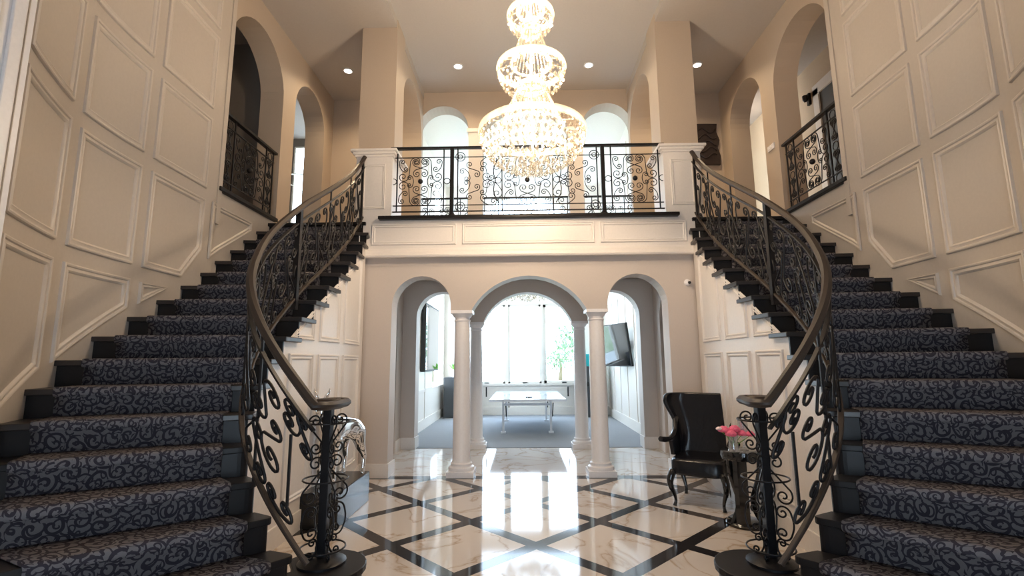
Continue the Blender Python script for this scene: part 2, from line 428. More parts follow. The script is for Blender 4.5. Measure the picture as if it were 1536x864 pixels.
# hall side walls with arches to the side corridors
for s, nm in ((-1, 'left'), (1, 'right')):
    arch_wall('wall_hall_' + nm, (s * 2.17, 6.70), (0, 1), (s, 0), 0, 1.74, 0, 2.86, .2, [(.42, 1.36, 0, 2.1, 2.55)], 'beigelit')
    arch_wall('wall_corridor_' + nm, (s * 3.4, 6.70), (0, 1), (s, 0), 0, 1.74, 0, 2.86, .1, [], 'beige')
    arch_wall('wall_understair_' + nm, (s * 2.26, 6.48), (s, 0), (0, 1), 0, 1.5, 0, 2.86, .2, [], 'beige')
    # side wall upstairs: window arch over the stairs (with railing), then doorway arch on the landing
    arch_wall('wall_' + nm, (s * XS, 0), (0, 1), (s, 0), 5.20, 8.60, 0, 6.45, .34,
              [(5.26, 6.56, 3.40, 5.28, 5.94), (6.93, 8.02, H2, 5.40, 5.93)], 'beige')
    # arched wall running from pillar to gallery rear wall
    arch_wall('wall_gallery_' + nm, (s * 1.88, YF + .40), (0, 1), (s, 0), 0, 1.57, 2.9, 6.45, .40, [(.10, 1.45, H2, 5.45, 6.08)], 'beige')

# pillars above the pedestals
for s, nm in ((-1, 'left'), (1, 'right')):
    x0, x1 = sorted((s * 1.86, s * 2.37))
    struct(MB().box((x0, YF, 4.36), (x1, YF + .45, 6.42)), 'wall_pillar_' + nm, 'beige')

# ---- fascia with panels, sill, pedestals
fas = MB().box((-2.24, YF - .045, 2.84), (2.24, YF + .02, 3.36)); fas = struct(fas, 'trim_1', 'white')
flatmp = lambda y: (lambda s, z: (s, y, z)); fn = lambda s: (0, -1, 0)
for a, b in ((-2.12, -.97), (-.89, .89), (.97, 2.12)):
    moulding([(a, 3.01), (b, 3.01), (b, 3.30), (a, 3.30)], flatmp(YF - .045), fn, fas, 'white', .05, .018)
prof = [(0, 0), (.075, 0), (.085, .02), (.06, .035), (.05, .07), (.025, .10), (.015, .13), (0, .13)]
mb = MB().sweep([(-2.26, YF - .045, 2.83), (2.26, YF - .045, 2.83)], [(x, y) for x, y in prof]); mb.build('crown_moulding', 'white', fas)
mb = MB().box((-2.02, YF - .13, 3.355), (2.02, YF + .16, 3.40)); mb.build('balcony_sill', 'ebony', fas, bevel=.008)
mb = MB().box((-1.9, YF - .02, 3.30), (1.9, YF + .10, 3.36)); mb.build('balcony_curb', 'white', fas)
for s, nm in ((-1, 'left'), (1, 'right')):
    x0, x1 = sorted((s * 1.865, s * 2.37))
    ped = struct(MB().box((x0, YF - .04, 3.30), (x1, YF + .50, 4.30)), 'trim_pedestal_' + nm, 'white')
    mb = MB()
    for dz, e in ((4.27, .02), (4.30, .045), (4.335, .07)): mb.box((x0 - e, YF - .04 - e, dz), (x1 + e, YF + .5 + e, dz + .038))
    mb.build('pedestal_cap', 'white', ped, bevel=.008)
    moulding([(x0 + .09, 3.52), (x1 - .09, 3.52), (x1 - .09, 4.17), (x0 + .09, 4.17)], flatmp(YF - .04), fn, ped, 'white', .04, .014)
    # baseboards of the front arcade
    for a, b in ((1.83, 2.20),):
        struct(MB().box((min(s * a, s * b), YF - .025, 0), (max(s * a, s * b), YF, .17)).box((min(s * (a - .02), s * a), YF - .025, 0), (max(s * (a - .02), s * a), YF + .3, .17)), 'baseboard_front_' + nm, 'white')
    struct(MB().box((min(s * 1.93, s * 2.17), YB - .02, 0), (max(s * 1.93, s * 2.17), YB, .19)).box((min(s * 1.91, s * 1.93), YB - .02, 0), (max(s * 1.91, s * 1.93), YB + .28, .19)), 'baseboard_rear_' + nm, 'white')
    struct(MB().box((min(s * 2.15, s * 2.17), 6.7, 0), (max(s * 2.15, s * 2.17), 7.12, .19)).box((min(s * 2.15, s * 2.17), 8.06, 0), (max(s * 2.15, s * 2.17), YB, .19)), 'baseboard_hall_' + nm, 'white')

# ---- columns
def column(x, y, label, grp):
    t = thing('column', label, 'column', (x, y, 0), grp)
    mb = MB().box((x - .175, y - .175, 0), (x + .175, y + .175, .07)).lathe([(.165, .07), (.17, .09), (.165, .11), (.14, .125), (.135, .14), (.14, .155), (.125, .17)], (x, y, 0), 32)
    mb.build('column_base', 'pure', t, smooth=True)
    MB().lathe([(.122, .17), (.114, .2), (.112, .8), (.104, 1.6), (.098, 1.98), (.108, 1.985), (.108, 2.0), (.098, 2.005), (.098, 2.03)], (x, y, 0), 32).build('shaft', 'pure', t, smooth=True)
    mb = MB().lathe([(.10, 2.03), (.112, 2.04), (.135, 2.075), (.14, 2.085)], (x, y, 0), 32).box((x - .145, y - .145, 2.083), (x + .145, y + .145, 2.125))
    mb.build('capital', 'pure', t, smooth=True)
for s, nm in ((-1, 'left'), (1, 'right')):
    column(s * .90, YF + .14, 'white round column standing at the front edge of the hall, on the %s of the table tennis view' % nm, 'columns of the lower arcade')
    column(s * .90, YB + .14, 'white round column at the grey carpet edge, just behind the front %s column' % nm, 'columns of the lower arcade')
    c = MB(); x = s * .91
    c.box((x - .155, YB - .07, 5.60), (x + .155, YB + .1, 5.67)).box((x - .13, YB - .05, 3.33), (x + .13, YB - .04, 5.60))
    struct(c, 'trim_impost_' + nm, 'white')

# ---- curved panelled walls
def curve_wall(s, nm):
    f, Lw, _ = resample(WALL)
    def mp(u, z): p = f(u); return V((s * p[0], p[1], z))
    def nr(u):
        a, b = f(u - .02), f(u + .02); t = V((b[0] - a[0], b[1] - a[1])); n = V((-t.y, t.x)).normalized(); return V((s * n.x, n.y, 0))
    mb = MB(); n = 40; vs = []; fs = []
    for i in range(n + 1):
        u = Lw * i / n; p = mp(u, 0); q = nr(u)
        for z in (0, 6.45): vs.append(p + V((0, 0, z)))
        for z in (0, 6.45): vs.append(p - q * .15 + V((0, 0, z)))
    for i in range(n):
        k = i * 4; fs += [(k, k + 4, k + 5, k + 1), (k + 2, k + 3, k + 7, k + 6), (k + 1, k + 5, k + 7, k + 3)]
    fs += [(0, 1, 3, 2), (n * 4, n * 4 + 2, n * 4 + 3, n * 4 + 1)]
    mb.add(vs, fs); w = struct(mb, 'wall_curved_' + nm, 'panel', smooth=True)
    # u of given Y
    def uy(y):
        lo, hi = 0, Lw
        for _ in range(40):
            m_ = (lo + hi) / 2
            if f(m_)[1] < y: lo = m_
            else: hi = m_
        return lo
    u4 = uy(5.0); u4b = uy(5.12)
    c3 = (uy(4.17), uy(4.97)); c2 = (uy(3.335), uy(4.05)); c1 = (uy(2.50) + .06, uy(3.19))
    rows = [(2.30, 3.20), (3.32, 4.12), (4.24, 5.10), (5.20, 6.12)]
    for c in (c1, c2, c3):
        for (a, b) in rows:
            if c is c3 and a == 2.30:
                moulding([(c[0], a), (c[0] + .52, a), (c[1], a + .34), (c[1], b), (c[0], b)], mp, nr, w, 'mould', .07)
            else: moulding([(c[0], a), (c[1], a), (c[1], b), (c[0], b)], mp, nr, w, 'mould', .07)
    # row below follows the stair slope
    moulding([(c3[0], 1.97), (c3[0] + .36, 2.17), (c3[0], 2.17)], mp, nr, w, 'mould', .05)
    moulding([(c2[0], 1.46), (c2[1], 1.92), (c2[1], 2.18), (c2[0], 2.18)], mp, nr, w, 'mould', .07)
    moulding([(c1[0], 1.05), (c1[1], 1.42), (c1[1], 2.18), (c1[0], 2.18)], mp, nr, w, 'mould', .07)
    # triangle panel under the gallery sill lies on the flat side wall
    mp2 = lambda y, z: V((s * (XS - .005 if y > 5.2 else 3.515), y, z)); nr2 = lambda y: V((-s, 0, 0))
    moulding([(5.10, 2.57), (5.94, 3.11), (5.94, 3.22), (5.10, 3.22)], lambda y, z: V((s * min(3.533, 3.502 + (y - 5.1) * .2), y, z)), nr2, w, 'mould', .06)
    # white lower facing of the flat side wall beneath the gallery sill
    mbx = MB().box((min(s * 3.535, s * 3.56), 5.18, 2.2), (max(s * 3.535, s * 3.56), 6.60, 3.39)); mbx.build('wainscot', 'panel', w)
    mbx = MB().box((min(s * 3.48, s * 3.60), 5.20, 3.39), (max(s * 3.48, s * 3.60), 6.50, 3.44)); mbx.build('gallery_sill', 'ebony', w, bevel=.008)
    mbx = MB().box((min(s * 3.50, s * 3.56), 5.185, 3.0), (max(s * 3.50, s * 3.56), 5.255, 6.28)); mbx.build('edge_trim', 'panel', w)
curve_wall(-1, 'left'); curve_wall(1, 'right')

# near fluted casings and the entrance end of the room behind the camera
for s, nm in ((-1, 'left'), (1, 'right')):
    x0, x1 = sorted((s * 2.945, s * 3.5))
    o = struct(MB().box((x0, 1.95, 0), (x1, 2.54, 6.40)), 'trim_casing_' + nm, 'pure')
    xe = s * 2.945
    mb = MB()
    for i in range(4):
        y = 2.02 + i * .13
        mb.box((min(xe, xe - s * .02), y, .3), (max(xe, xe - s * .02), y + .07, 5.9))
    mb.build('fluting', 'pure', o, bevel=.006)
    x0, x1 = sorted((s * 3.2, s * 3.35))
    struct(MB().box((x0, -2.5, 0), (x1, 1.97, 6.4)), 'wall_entrance_' + nm, 'panel')
arch_wall('wall_entrance', (0, -2.2), (1, 0), (0, -1), -3.3, 3.3, 0, 6.45, .2, [(-.85, .85, .0, 2.5, 2.5)], 'panel')
def glazed(name, x0, x1, y, z0, z1, nx, nz, fw=.06, m='gwhite', gl='glass'):
    mb = MB()
    for i in range(nx + 1):
        x = x0 + (x1 - x0) * i / nx; mb.box((x - fw / 2, y - .04, z0), (x + fw / 2, y + .04, z1))
    for j in range(nz + 1):
        z = z0 + (z1 - z0) * j / nz; mb.box((x0 - fw / 2, y - .039, z - fw / 2), (x1 + fw / 2, y + .039, z + fw / 2))
    o = struct(mb, name, m)
    MB().box((x0, y - .004, z0), (x1, y + .004, z1)).build('pane', gl, o)
    return o
glazed('door_1', -.85, .85, -2.3, 0, 2.5, 2, 3)

# ================================================================== staircases
def staircase(s, nm):
    st = thing('staircase', 'curved carpeted staircase with ebony steps rising along the %s panelled wall' % nm, 'staircase', (s * 2.3, 3.2, 0), 'twin curved staircases')
    F = lambda p, z: (s * p[0], p[1], z)
    for n in range(1, 18):
        a, b = V(IN[n]), V(OUT[n]); c, d = V(IN[n + 1]), V(OUT[n + 1])
        fw = ((a - c).normalized() + (b - d).normalized()).normalized()      # towards lower steps
        across = (b - a).normalized(); z = n * R_
        top = z; bot = z - .040
        ov = .035 if n > 5 else .012
        A = a - across * ov; B = b + across * .04; Cc = c - across * ov + (c - a).normalized() * .03; D = d + across * .04 + (d - b).normalized() * .03
        if n <= 5:
            # rounded inner corner
            rr = .07
            p1 = A + across * rr; e = (Cc - A).normalized(); p2 = A + e * rr
            arc = []
            for k in range(7):
                t = k / 6; arc.append(((1 - t) ** 2) * p2 + 2 * t * (1 - t) * A + t * t * p1)
            poly = [Cc] + arc + [B, D]
        else: poly = [Cc, A, B, D]
        if n == 1:
            # curtail step wraps around the newel
            cc = V((1.37, 3.27)); rad = .27; poly = []
            for k in range(19):
                an = math.radians(20 + k * 250 / 18); poly.append(cc + V((math.cos(an), math.sin(an))) * rad)
            poly = [V(IN[2]) + V((.12, .25))] + poly + [V(OUT[1]) + V((0, 0)), V(OUT[2]), V(OUT[3])]
        mb = MB().prism([F(p, 0)[:2] for p in poly], bot, top)
        tr = mb.build('tread', 'ebonytop' if n > 5 else 'ebony', st, bevel=.006)
        # riser / step block
        if n <= 5:
            sh = (lambda p: p - fw * .03)
            A2 = sh(a) - across * .012; p1 = A2 + across * .07; e = (Cc - A2).normalized(); p2 = A2 + e * .07
            q = [c - across * .012] + [((1 - k / 6) ** 2) * p2 + 2 * (k / 6) * (1 - k / 6) * A2 + (k / 6) ** 2 * p1 for k in range(7)] + [sh(b) + across * .04, d + across * .04]
            if n == 1:
                cen = sum(poly, V((0, 0))) / len(poly); q = [p + (cen - p).normalized() * .028 for p in poly]
            MB().prism([F(p, 0)[:2] for p in q], 0, bot).build('riser', 'ebony', st)
        else:
            a2, b2 = a - fw * .03, b - fw * .03
            pr = [a2 , b2 + across * .04, b2 + across * .04 - fw * .02, a2 - fw * .02]
            MB().prism([F(p, 0)[:2] for p in pr], (n - 1) * R_ - .002, bot).build('riser', 'ebony', st)
        # carpet: riser face, nosing roll, tread
        mi = .19 if n > 8 else .145; ia, ib = a + across * mi, b - across * .16
        ic, idd = c + (d - c).normalized() * mi, d - (d - c).normalized() * .16
        g1 = -fw * (.03 - .010); t = .011
        def prof(k):
            p0 = ia if k == 0 else ib; p1 = ic if k == 0 else idd
            back = (p1 - p0); back_n = back.normalized(); L = back.length
            fwd = -back_n
            out = []
            zr0 = (n - 1) * R_ + .010
            out.append((p0 - fwd * .018, zr0)); out.append((p0 - fwd * .018, bot - .012))
            out.append((p0 + fwd * .004, bot - .010)); out.append((p0 + fwd * .013, bot + .008)); out.append((p0 + fwd * .013, top - .006)); out.append((p0 + fwd * .004, top + .008)); out.append((p0 - fwd * .01, top + t))
            out.append((p0 - fwd * (L + .017), top + t))
            return out
        p0, p1 = prof(0), prof(1); K = 10
        vs = []; uvs = []; W = (ib - ia).length
        lens = [0]
        for j in range(1, len(p0)): lens.append(lens[-1] + math.hypot((p0[j][0] - p0[j - 1][0]).length, p0[j][1] - p0[j - 1][1]))
        for j in range(len(p0)):
            for k in range(K + 1):
                tt = k / K; p = p0[j][0] * (1 - tt) + p1[j][0] * tt
                vs.append(F(p, p0[j][1])); uvs.append((tt * W + n * .13, lens[j] + n * .47))
        fs = []
        for j in range(len(p0) - 1):
            for k in range(K): fs.append((j * (K + 1) + k, j * (K + 1) + k + 1, (j + 1) * (K + 1) + k + 1, (j + 1) * (K + 1) + k))
        cb = MB().add(vs, fs); co = cb.build('carpet_runner', 'carpet', tr, smooth='all', uvs=uvs)
        sol = co.modifiers.new('thick', 'SOLIDIFY'); sol.thickness = .008; sol.offset = -1
    # landing nosing and last riser
    a, b = V(IN[18]), V(OUT[18])
    MB().box((min(s * 2.20, s * 3.55), 6.385, (17) * R_), (max(s * 2.20, s * 3.55), 6.40, H2 - .04)).build('riser', 'ebony', st)
    MB().box((min(s * 2.20, s * 3.55), 6.34, H2 - .04), (max(s * 2.20, s * 3.55), 6.46, H2 + .004)).build('landing_nosing', 'ebony', st, bevel=.006)
    x0, x1 = sorted((s * 2.36, s * 3.40)); co = MB().box((x0, 6.372, 17 * R_ + .01), (x1, 6.384, H2 - .05)); 
    uvs = [(p[0], p[2] + p[1]) for p in co.v]; co.build('carpet_runner', 'carpet', st, uvs=uvs)
    # stringer wall with stepped top
    f, Ls, _ = resample(IN[2:])
    mb = MB(); K = 4
    for n in range(6, 18):
        for k in range(K):
            def q(t, o):
                p = V(crom(IN, t)); p2 = V(crom(IN, min(18, t + .02))); tg = (p2 - p).normalized() if (p2 - p).length > 1e-6 else V((0, 1)); nn = V((tg.y, -tg.x))
                return p + nn * o
            dl = lambda m_: .036 / max(.1, (V(IN[min(18, m_ + 1)]) - V(IN[m_])).length) if m_ < 18 else 0
            e0, e1 = n + dl(n), n + 1 + dl(n + 1); t0, t1 = e0 + (e1 - e0) * k / K, e0 + (e1 - e0) * (k + 1) / K
            oo = .01 if t0 >= 6 else .075; A, B, C_, D = q(t0, oo), q(t1, oo), q(t1, oo + .08), q(t0, oo + .08); zt = n * R_ - .04
            mb.add([F(A, 0), F(B, 0), F(C_, 0), F(D, 0), F(A, zt), F(B, zt), F(C_, zt), F(D, zt)], [(0, 1, 5, 4), (4, 5, 6, 7), (3, 7, 6, 2), (0, 4, 7, 3), (1, 2, 6, 5)])
    sw = mb.build('stringer_wall', 'white', st)
    # its panels; parameter is the step number t
    def mp(t, z): p = q(t, .01); return V(F(p, z))
    def nrm(t):
        p = V(crom(IN, t)); p2 = V(crom(IN, min(18, t + .05))) if t < 17.9 else p + V((.01, .1)); tg = (p2 - p).normalized(); return V((s * -tg.y, tg.x, 0))
    # convert to arclength parameter for even mouldings
    def tt(u):   # u = Y coordinate
        lo, hi = 7.0, 18.0
        for _ in range(30):
            m_ = (lo + hi) / 2
            if crom(IN, m_)[1] < u: lo = m_
            else: hi = m_
        return lo
    mpy = lambda y, z: mp(tt(y), z); nry = lambda y: nrm(tt(y))
    for (y0, y1, zl, zr) in ((5.40, 6.03, 2.44, 2.74 + .06), (4.73, 5.27, 2.05, 2.36)):
        moulding([(y0, 1.655), (y1, 1.655), (y1, zr), (y0, zl)], mpy, nry, sw, 'white', .055, .018)
    moulding([(4.12, 1.655), (4.61, 1.655), (4.61, 1.97)], mpy, nry, sw, 'white', .05, .018)
    for (y0, y1) in ((5.40, 6.03), (4.73, 5.27), (4.12, 4.61)):
        moulding([(y0, .28), (y1, .28), (y1, 1.53), (y0, 1.53)], mpy, nry, sw, 'white', .055, .018)
    # skirting of the stringer wall
    pts = [V(mp(t / 4, .085)) + V(nrm(t / 4)) * .009 for t in range(16, 72)]
    MB().sweep(pts, rect(.018, .17, .1)).build('skirting', 'white', sw)
    # soffit filling behind (underside of the flight)
    return st
staircase(-1, 'left'); staircase(1, 'right')

# ================================================================== stair railings
def stair_railing(s, nm):
    rl = thing('stair_railing', 'wrought iron scroll railing with bronze handrail and volute on the %s staircase' % nm, 'railing', (s * 1.4, 3.3, .185), 'wrought iron railings')
    # path in (x, y, base height): offset onto the treads
    P = []
    for i in range(int((17.9 - 1.4) * 4) + 1):
        t = 17.9 - i / 4
        p = V(crom(IN, t)); p2 = V(crom(IN, max(0, t - .02))); tg = (p - p2).normalized(); nn = V((tg.y, -tg.x))
        o = .04 + .08 * max(0, min(1, (t - 7) / 4)) * (1 if t < 16.5 else max(.35, 1 - (t - 16.5) * .45))
        P.append((p.x + nn.x * o, p.y + nn.y * o, t * R_))
    # follow round into the volute centred on the newel
    f, Lr, _ = resample(P)
    def base(u): return f(u)
    def mp(u, v):
        x, y, z = f(max(0, min(Lr, u))); return V((s * x, y, max(z, .20) + v))
    n = 110
    hp = [mp(Lr * i / n, .94) for i in range(n + 1)]
    # volute: level spiral about the newel
    cx, cy = (1.385 if s < 0 else 1.455), 3.30
    last = hp[-1]; zz = 1.19
    vx, vy, vr = cx - .03, cy - .05, .10
    p0 = V((s * last.x, last.y)); m0 = V((-.30, .10)); p1 = V((vx - vr, vy)); m1 = V((0, .38))
    for k in range(1, 16):
        t = k / 15; h = (2 * t ** 3 - 3 * t * t + 1) * p0 + (t ** 3 - 2 * t * t + t) * m0 + (-2 * t ** 3 + 3 * t * t) * p1 + (t ** 3 - t * t) * m1
        hp.append(V((s * h.x, h.y, last.z + (zz - last.z) * min(1, t * 1.6))))
    for k in range(1, 40):
        t = k / 39; an = PI - t * 2 * PI * 1.1; r = vr - t * .055
        hp.append(V((s * (vx + r * math.cos(an)), vy + r * math.sin(an), zz)))
    MB().sweep(hp, rect(.060, .05, .35)).build('handrail', 'bronze', rl, smooth=True)
    MB().lathe([(.06, -.02), (.085, -.008), (.085, .012), (.06, .022)], (s * vx, vy, zz), 28).build('volute_cap', 'bronze', rl, smooth=True)
    MB().sweep([mp(Lr * i / n, .80) for i in range(n + 1)], rect(.028, .014, .1)).build('top_bar', 'iron', rl)
    MB().sweep([mp(Lr * i / n, .085) for i in range(n + 1)], rect(.034, .022, .2)).build('bottom_rail', 'bronze', rl)
    # newel post on the curtail step, with a cage of scrolls
    MB().box((s * cx - .028, cy - .028, .185), (s * cx + .028, cy + .028, 1.18)).build('newel_post', 'iron', rl, bevel=.004)
    MB().lathe([(.15, .185), (.15, .20), (.12, .215), (.05, .23)], (s * cx, cy, 0), 20).build('newel_base', 'iron', rl, smooth=True)
    for an in (0, 90, 180, 270):
        a_ = math.radians(an + 45)
        def mc(u, v, a_=a_):
            return V((s * cx + math.cos(a_) * u, cy + math.sin(a_) * u, v))
        for (A, B, kd, fl) in (((.085, 1.07), (.075, .90), 'S', False), ((.07, .80), (.10, .60), 'S', True), ((.085, .50), (.08, .38), 'C', False), ((.07, .32), (.085, .25), 'C', True)):
            scroll_obj(scroll(A, B, kd, fl), mc, rl, .006)
    for k in range(3):
        zc = (.28, .70, 1.06)[k]
        MB().tube([(s * cx + .14 * math.cos(j * PI / 12), cy + .14 * math.sin(j * PI / 12), zc) for j in range(24)], .006, 5, True).build('ring', 'iron', rl, smooth='all')
    # main posts and light bars (u measured from the top of the flight)
    posts = [0.06, 1.95]
    for k, u in enumerate(posts):
        a, b = mp(u, 0), mp(u, .93)
        w = .014 if k == 0 else .024
        MB().box((a.x - w, a.y - w, a.z - .02), (a.x + w, a.y + w, b.z)).build('post', 'iron', rl)
    for u in (.55, 1.2, 2.75, 3.45):
        bar([(u, .03), (u, .92)], mp, rl, .016, 'baluster')
    # scroll work bays
    per = .33; u = .12; i = 0
    while u + per < Lr - .42:
        g = i % 2
        scroll_obj(scroll((u + .07, .70), (u + .15, .32), 'S', bool(g), .065, .085), mp, rl)
        scroll_obj(scroll((u + .24, .72), (u + .26, .55), 'C', bool(g), .05, .06), mp, rl)
        scroll_obj(scroll((u + .32, .45), (u + .27, .16), 'S', not g, .06, .06), mp, rl)
        scroll_obj(scroll((u + .02, .52), (u + .06, .17), 'S', bool(g), .04, .06), mp, rl)
        i += 1; u += per
    # last bay next to the newel: large S, oval C pair, bar and low pair of curls
    e = Lr
    mu = lambda U, v: mp(e - 1.45 * U, v)
    for A, B, kd, fl, r1, r2 in (((.19, .52), (.205, .34), 'S', True, .042, .078), ((.215, .665), (.305, .50), 'S', False, .064, .058),
                                 ((.115, .745), (.115, .675), 'C', True, .048, .048), ((.11, .19), (.185, .17), 'C', True, .042, .038),
                                 ((.30, .34), (.27, .155), 'S', False, .05, .045), ((.05, .76), (.035, .64), 'S', False, .03, .035)):
        scroll_obj(scroll(A, B, kd, fl, r1, r2), mu, rl, .0095)
    bar([(e - .15, .22), (e - .15, .62)], mp, rl, .016, 'baluster')
    return rl
stair_railing(-1, 'left'); stair_railing(1, 'right')

# ================================================================== flat gallery / balcony railings
def quatre(mp, parent, cx, cy, w, h, medal=True, rings=True, r=.0062):
    W, H = w / 2, h / 2
    X = lambda a: cx + a * W; Y = lambda b: cy + b * H
    for sx in (1, -1):
        for sy in (1, -1):
            fl = (sx * sy < 0)
            q = lambda A, B, k, f_: scroll_obj(scroll((X(sx * A[0]), Y(sy * A[1])), (X(sx * B[0]), Y(sy * B[1])), k, f_ != fl), mp, parent, r)
            q((-.20, .82), (-.76, .20), 'S', True)
            q((.20, .82), (-.16, .32), 'S', False)
            q((-.80, .82), (-.66, .52), 'C', True)
        scroll_obj(scroll((X(sx * .47), Y(.15)), (X(sx * .47), Y(-.15)), 'C', sx > 0), mp, parent, r)
    if medal:
        p = mp(cx, cy); MB().ball(p, .036, 12, (1, 1, 1)).build('medallion', 'iron', parent, smooth='all')
def ringo(mp, parent, cx, cy, rad, r=.006):
    MB().tube([mp(cx + rad * math.cos(j * PI / 10), cy + rad * math.sin(j * PI / 10)) for j in range(20)], r, 5, True).build('ring', 'iron', parent, smooth='all')

def balcony():
    rl = thing('balcony_railing', 'wide black wrought iron balcony railing between the two white pedestals, behind the chandelier', 'railing', (0, 6.42, 3.4), 'wrought iron railings')
    mp = lambda u, v: V((u, 6.44, v))
    MB().box((-1.90, 6.41, 4.40), (1.90, 6.47, 4.425)).build('handrail', 'iron', rl)
    MB().box((-1.86, 6.43, 4.28 - .007), (1.86, 6.45, 4.28)).build('top_bar', 'iron', rl)
    MB().box((-1.86, 6.43, 3.575), (1.86, 6.45, 3.585)).build('lower_bar', 'iron', rl)
    MB().box((-1.88, 6.43, 3.485), (1.88, 6.45, 3.50)).build('bottom_bar', 'iron', rl)
    for x in (-1.045, 1.045):
        MB().box((x - .026, 6.415, 3.40), (x + .026, 6.465, 4.41)).lathe([(.06, 3.40), (.055, 3.43), (.03, 3.47)], (x, 6.44, 0), 12).build('post', 'iron', rl)
    for x in (-1.81, 1.81, -1.16, 1.16, -.965, .965, -.35, .35):
        MB().box((x - .008, 6.43, 3.49), (x + .008, 6.45, 4.40)).build('baluster', 'iron', rl)
    for c in (-1.485, 1.485): quatre(mp, rl, c, 3.93, .64, .69)
    quatre(mp, rl, 0, 3.93, .69, .69)
    for c in (-1.86, -1.115, 1.115, 1.86, -.405, .405): ringo(mp, rl, c, 3.93, .042)
    for c in (-.93, .93):
        for z in (4.28, 3.56): ringo(mp, rl, c, z, .065); ringo(mp, rl, c, z, .03)
    # lyre sections
    for s in (-1, 1):
        for sy in (1, -1):
            f = lambda A, B, k, fl: scroll_obj(scroll((s * A[0], 3.93 + sy * A[1]), (s * B[0], 3.93 + sy * B[1]), k, fl != (s * sy < 0)), mp, rl, .0062)
            f((.80, .235), (.70, .09), 'S', False)
            f((.90, .135), (.84, .03), 'C', True)
            f((.62, .165), (.50, .045), 'S', True)
            f((.47, .30), (.60, .24), 'C', False)
            f((.42, .19), (.56, .06), 'C', True)
            pts = [mp(s * (.44 + .05 * math.sin(t / 8 * PI / 1.0) - .05 * t / 8), 3.93 + sy * (.0 + .33 * t / 8)) for t in range(9)]
            MB().tube(pts, .008, 5).build('bracket', 'iron', rl)
balcony()
def side_rail(s, nm):
    rl = thing('gallery_railing', 'black wrought iron panel railing in the high arch over the %s stairs' % nm, 'railing', (s * 3.55, 5.85, 3.44), 'wrought iron railings')
    X = s * 3.555
    mp = lambda u, v: V((X, u, v))
    MB().box((X - .03, 5.22, 4.355), (X + .03, 6.46, 4.385)).build('handrail', 'iron', rl)
    for z in (4.22, 3.55): MB().box((X - .008, 5.27, z), (X + .008, 6.42, z + .012)).build('cross_bar', 'iron', rl)
    for y in (5.30, 5.50, 6.22, 6.40): MB().box((X - .008, y - .009, 3.44), (X + .008, y + .009, 4.36)).build('baluster', 'iron', rl)
    quatre(mp, rl, 5.86, 3.885, .70, .66)
    for y in (5.40, 6.31):
        for z in (4.08, 3.70):
            for k in (-1, 1):
                scroll_obj(scroll((y + k * .02, z + .09), (y - k * .02, z - .08), 'S', k > 0), mp, rl)
        ringo(mp, rl, y, 3.885, .05); ringo(mp, rl, y, 3.50, .05); ringo(mp, rl, y, 4.27, .05)
side_rail(-1, 'left'); side_rail(1, 'right')
def rear_rail(x0, x1, where):
    rl = thing('gallery_railing', 'low black iron scroll railing in the %s arch of the gallery rear wall' % where, 'railing', ((x0 + x1) / 2, YB, H2), 'wrought iron railings')
    y = YB + .16
    mp = lambda u, v: V((u, y, v))
    MB().box((x0, y - .025, 4.40), (x1, y + .025, 4.425)).build('handrail', 'iron', rl)
    for z in (4.28, 3.50): MB().box((x0, y - .007, z), (x1, y + .007, z + .012)).build('cross_bar', 'iron', rl)
    w = x1 - x0
    for x in (x0 + .012, x0 + .17 * w, x1 - .17 * w, x1 - .012): MB().box((x - .008, y - .008, H2 + .005), (x + .008, y + .008, 4.40)).build('baluster', 'iron', rl)
    quatre(mp, rl, (x0 + x1) / 2, 3.89, w * .62, .72, False)
    for c in (x0 + .085 * w, x1 - .085 * w):
        for z in (4.1, 3.7): scroll_obj(scroll((c + .02, z + .10), (c - .02, z - .10), 'S', False), mp, rl)
rear_rail(-1.96, -1.05, 'left'); rear_rail(-.77, .77, 'middle'); rear_rail(1.05, 1.94, 'right')

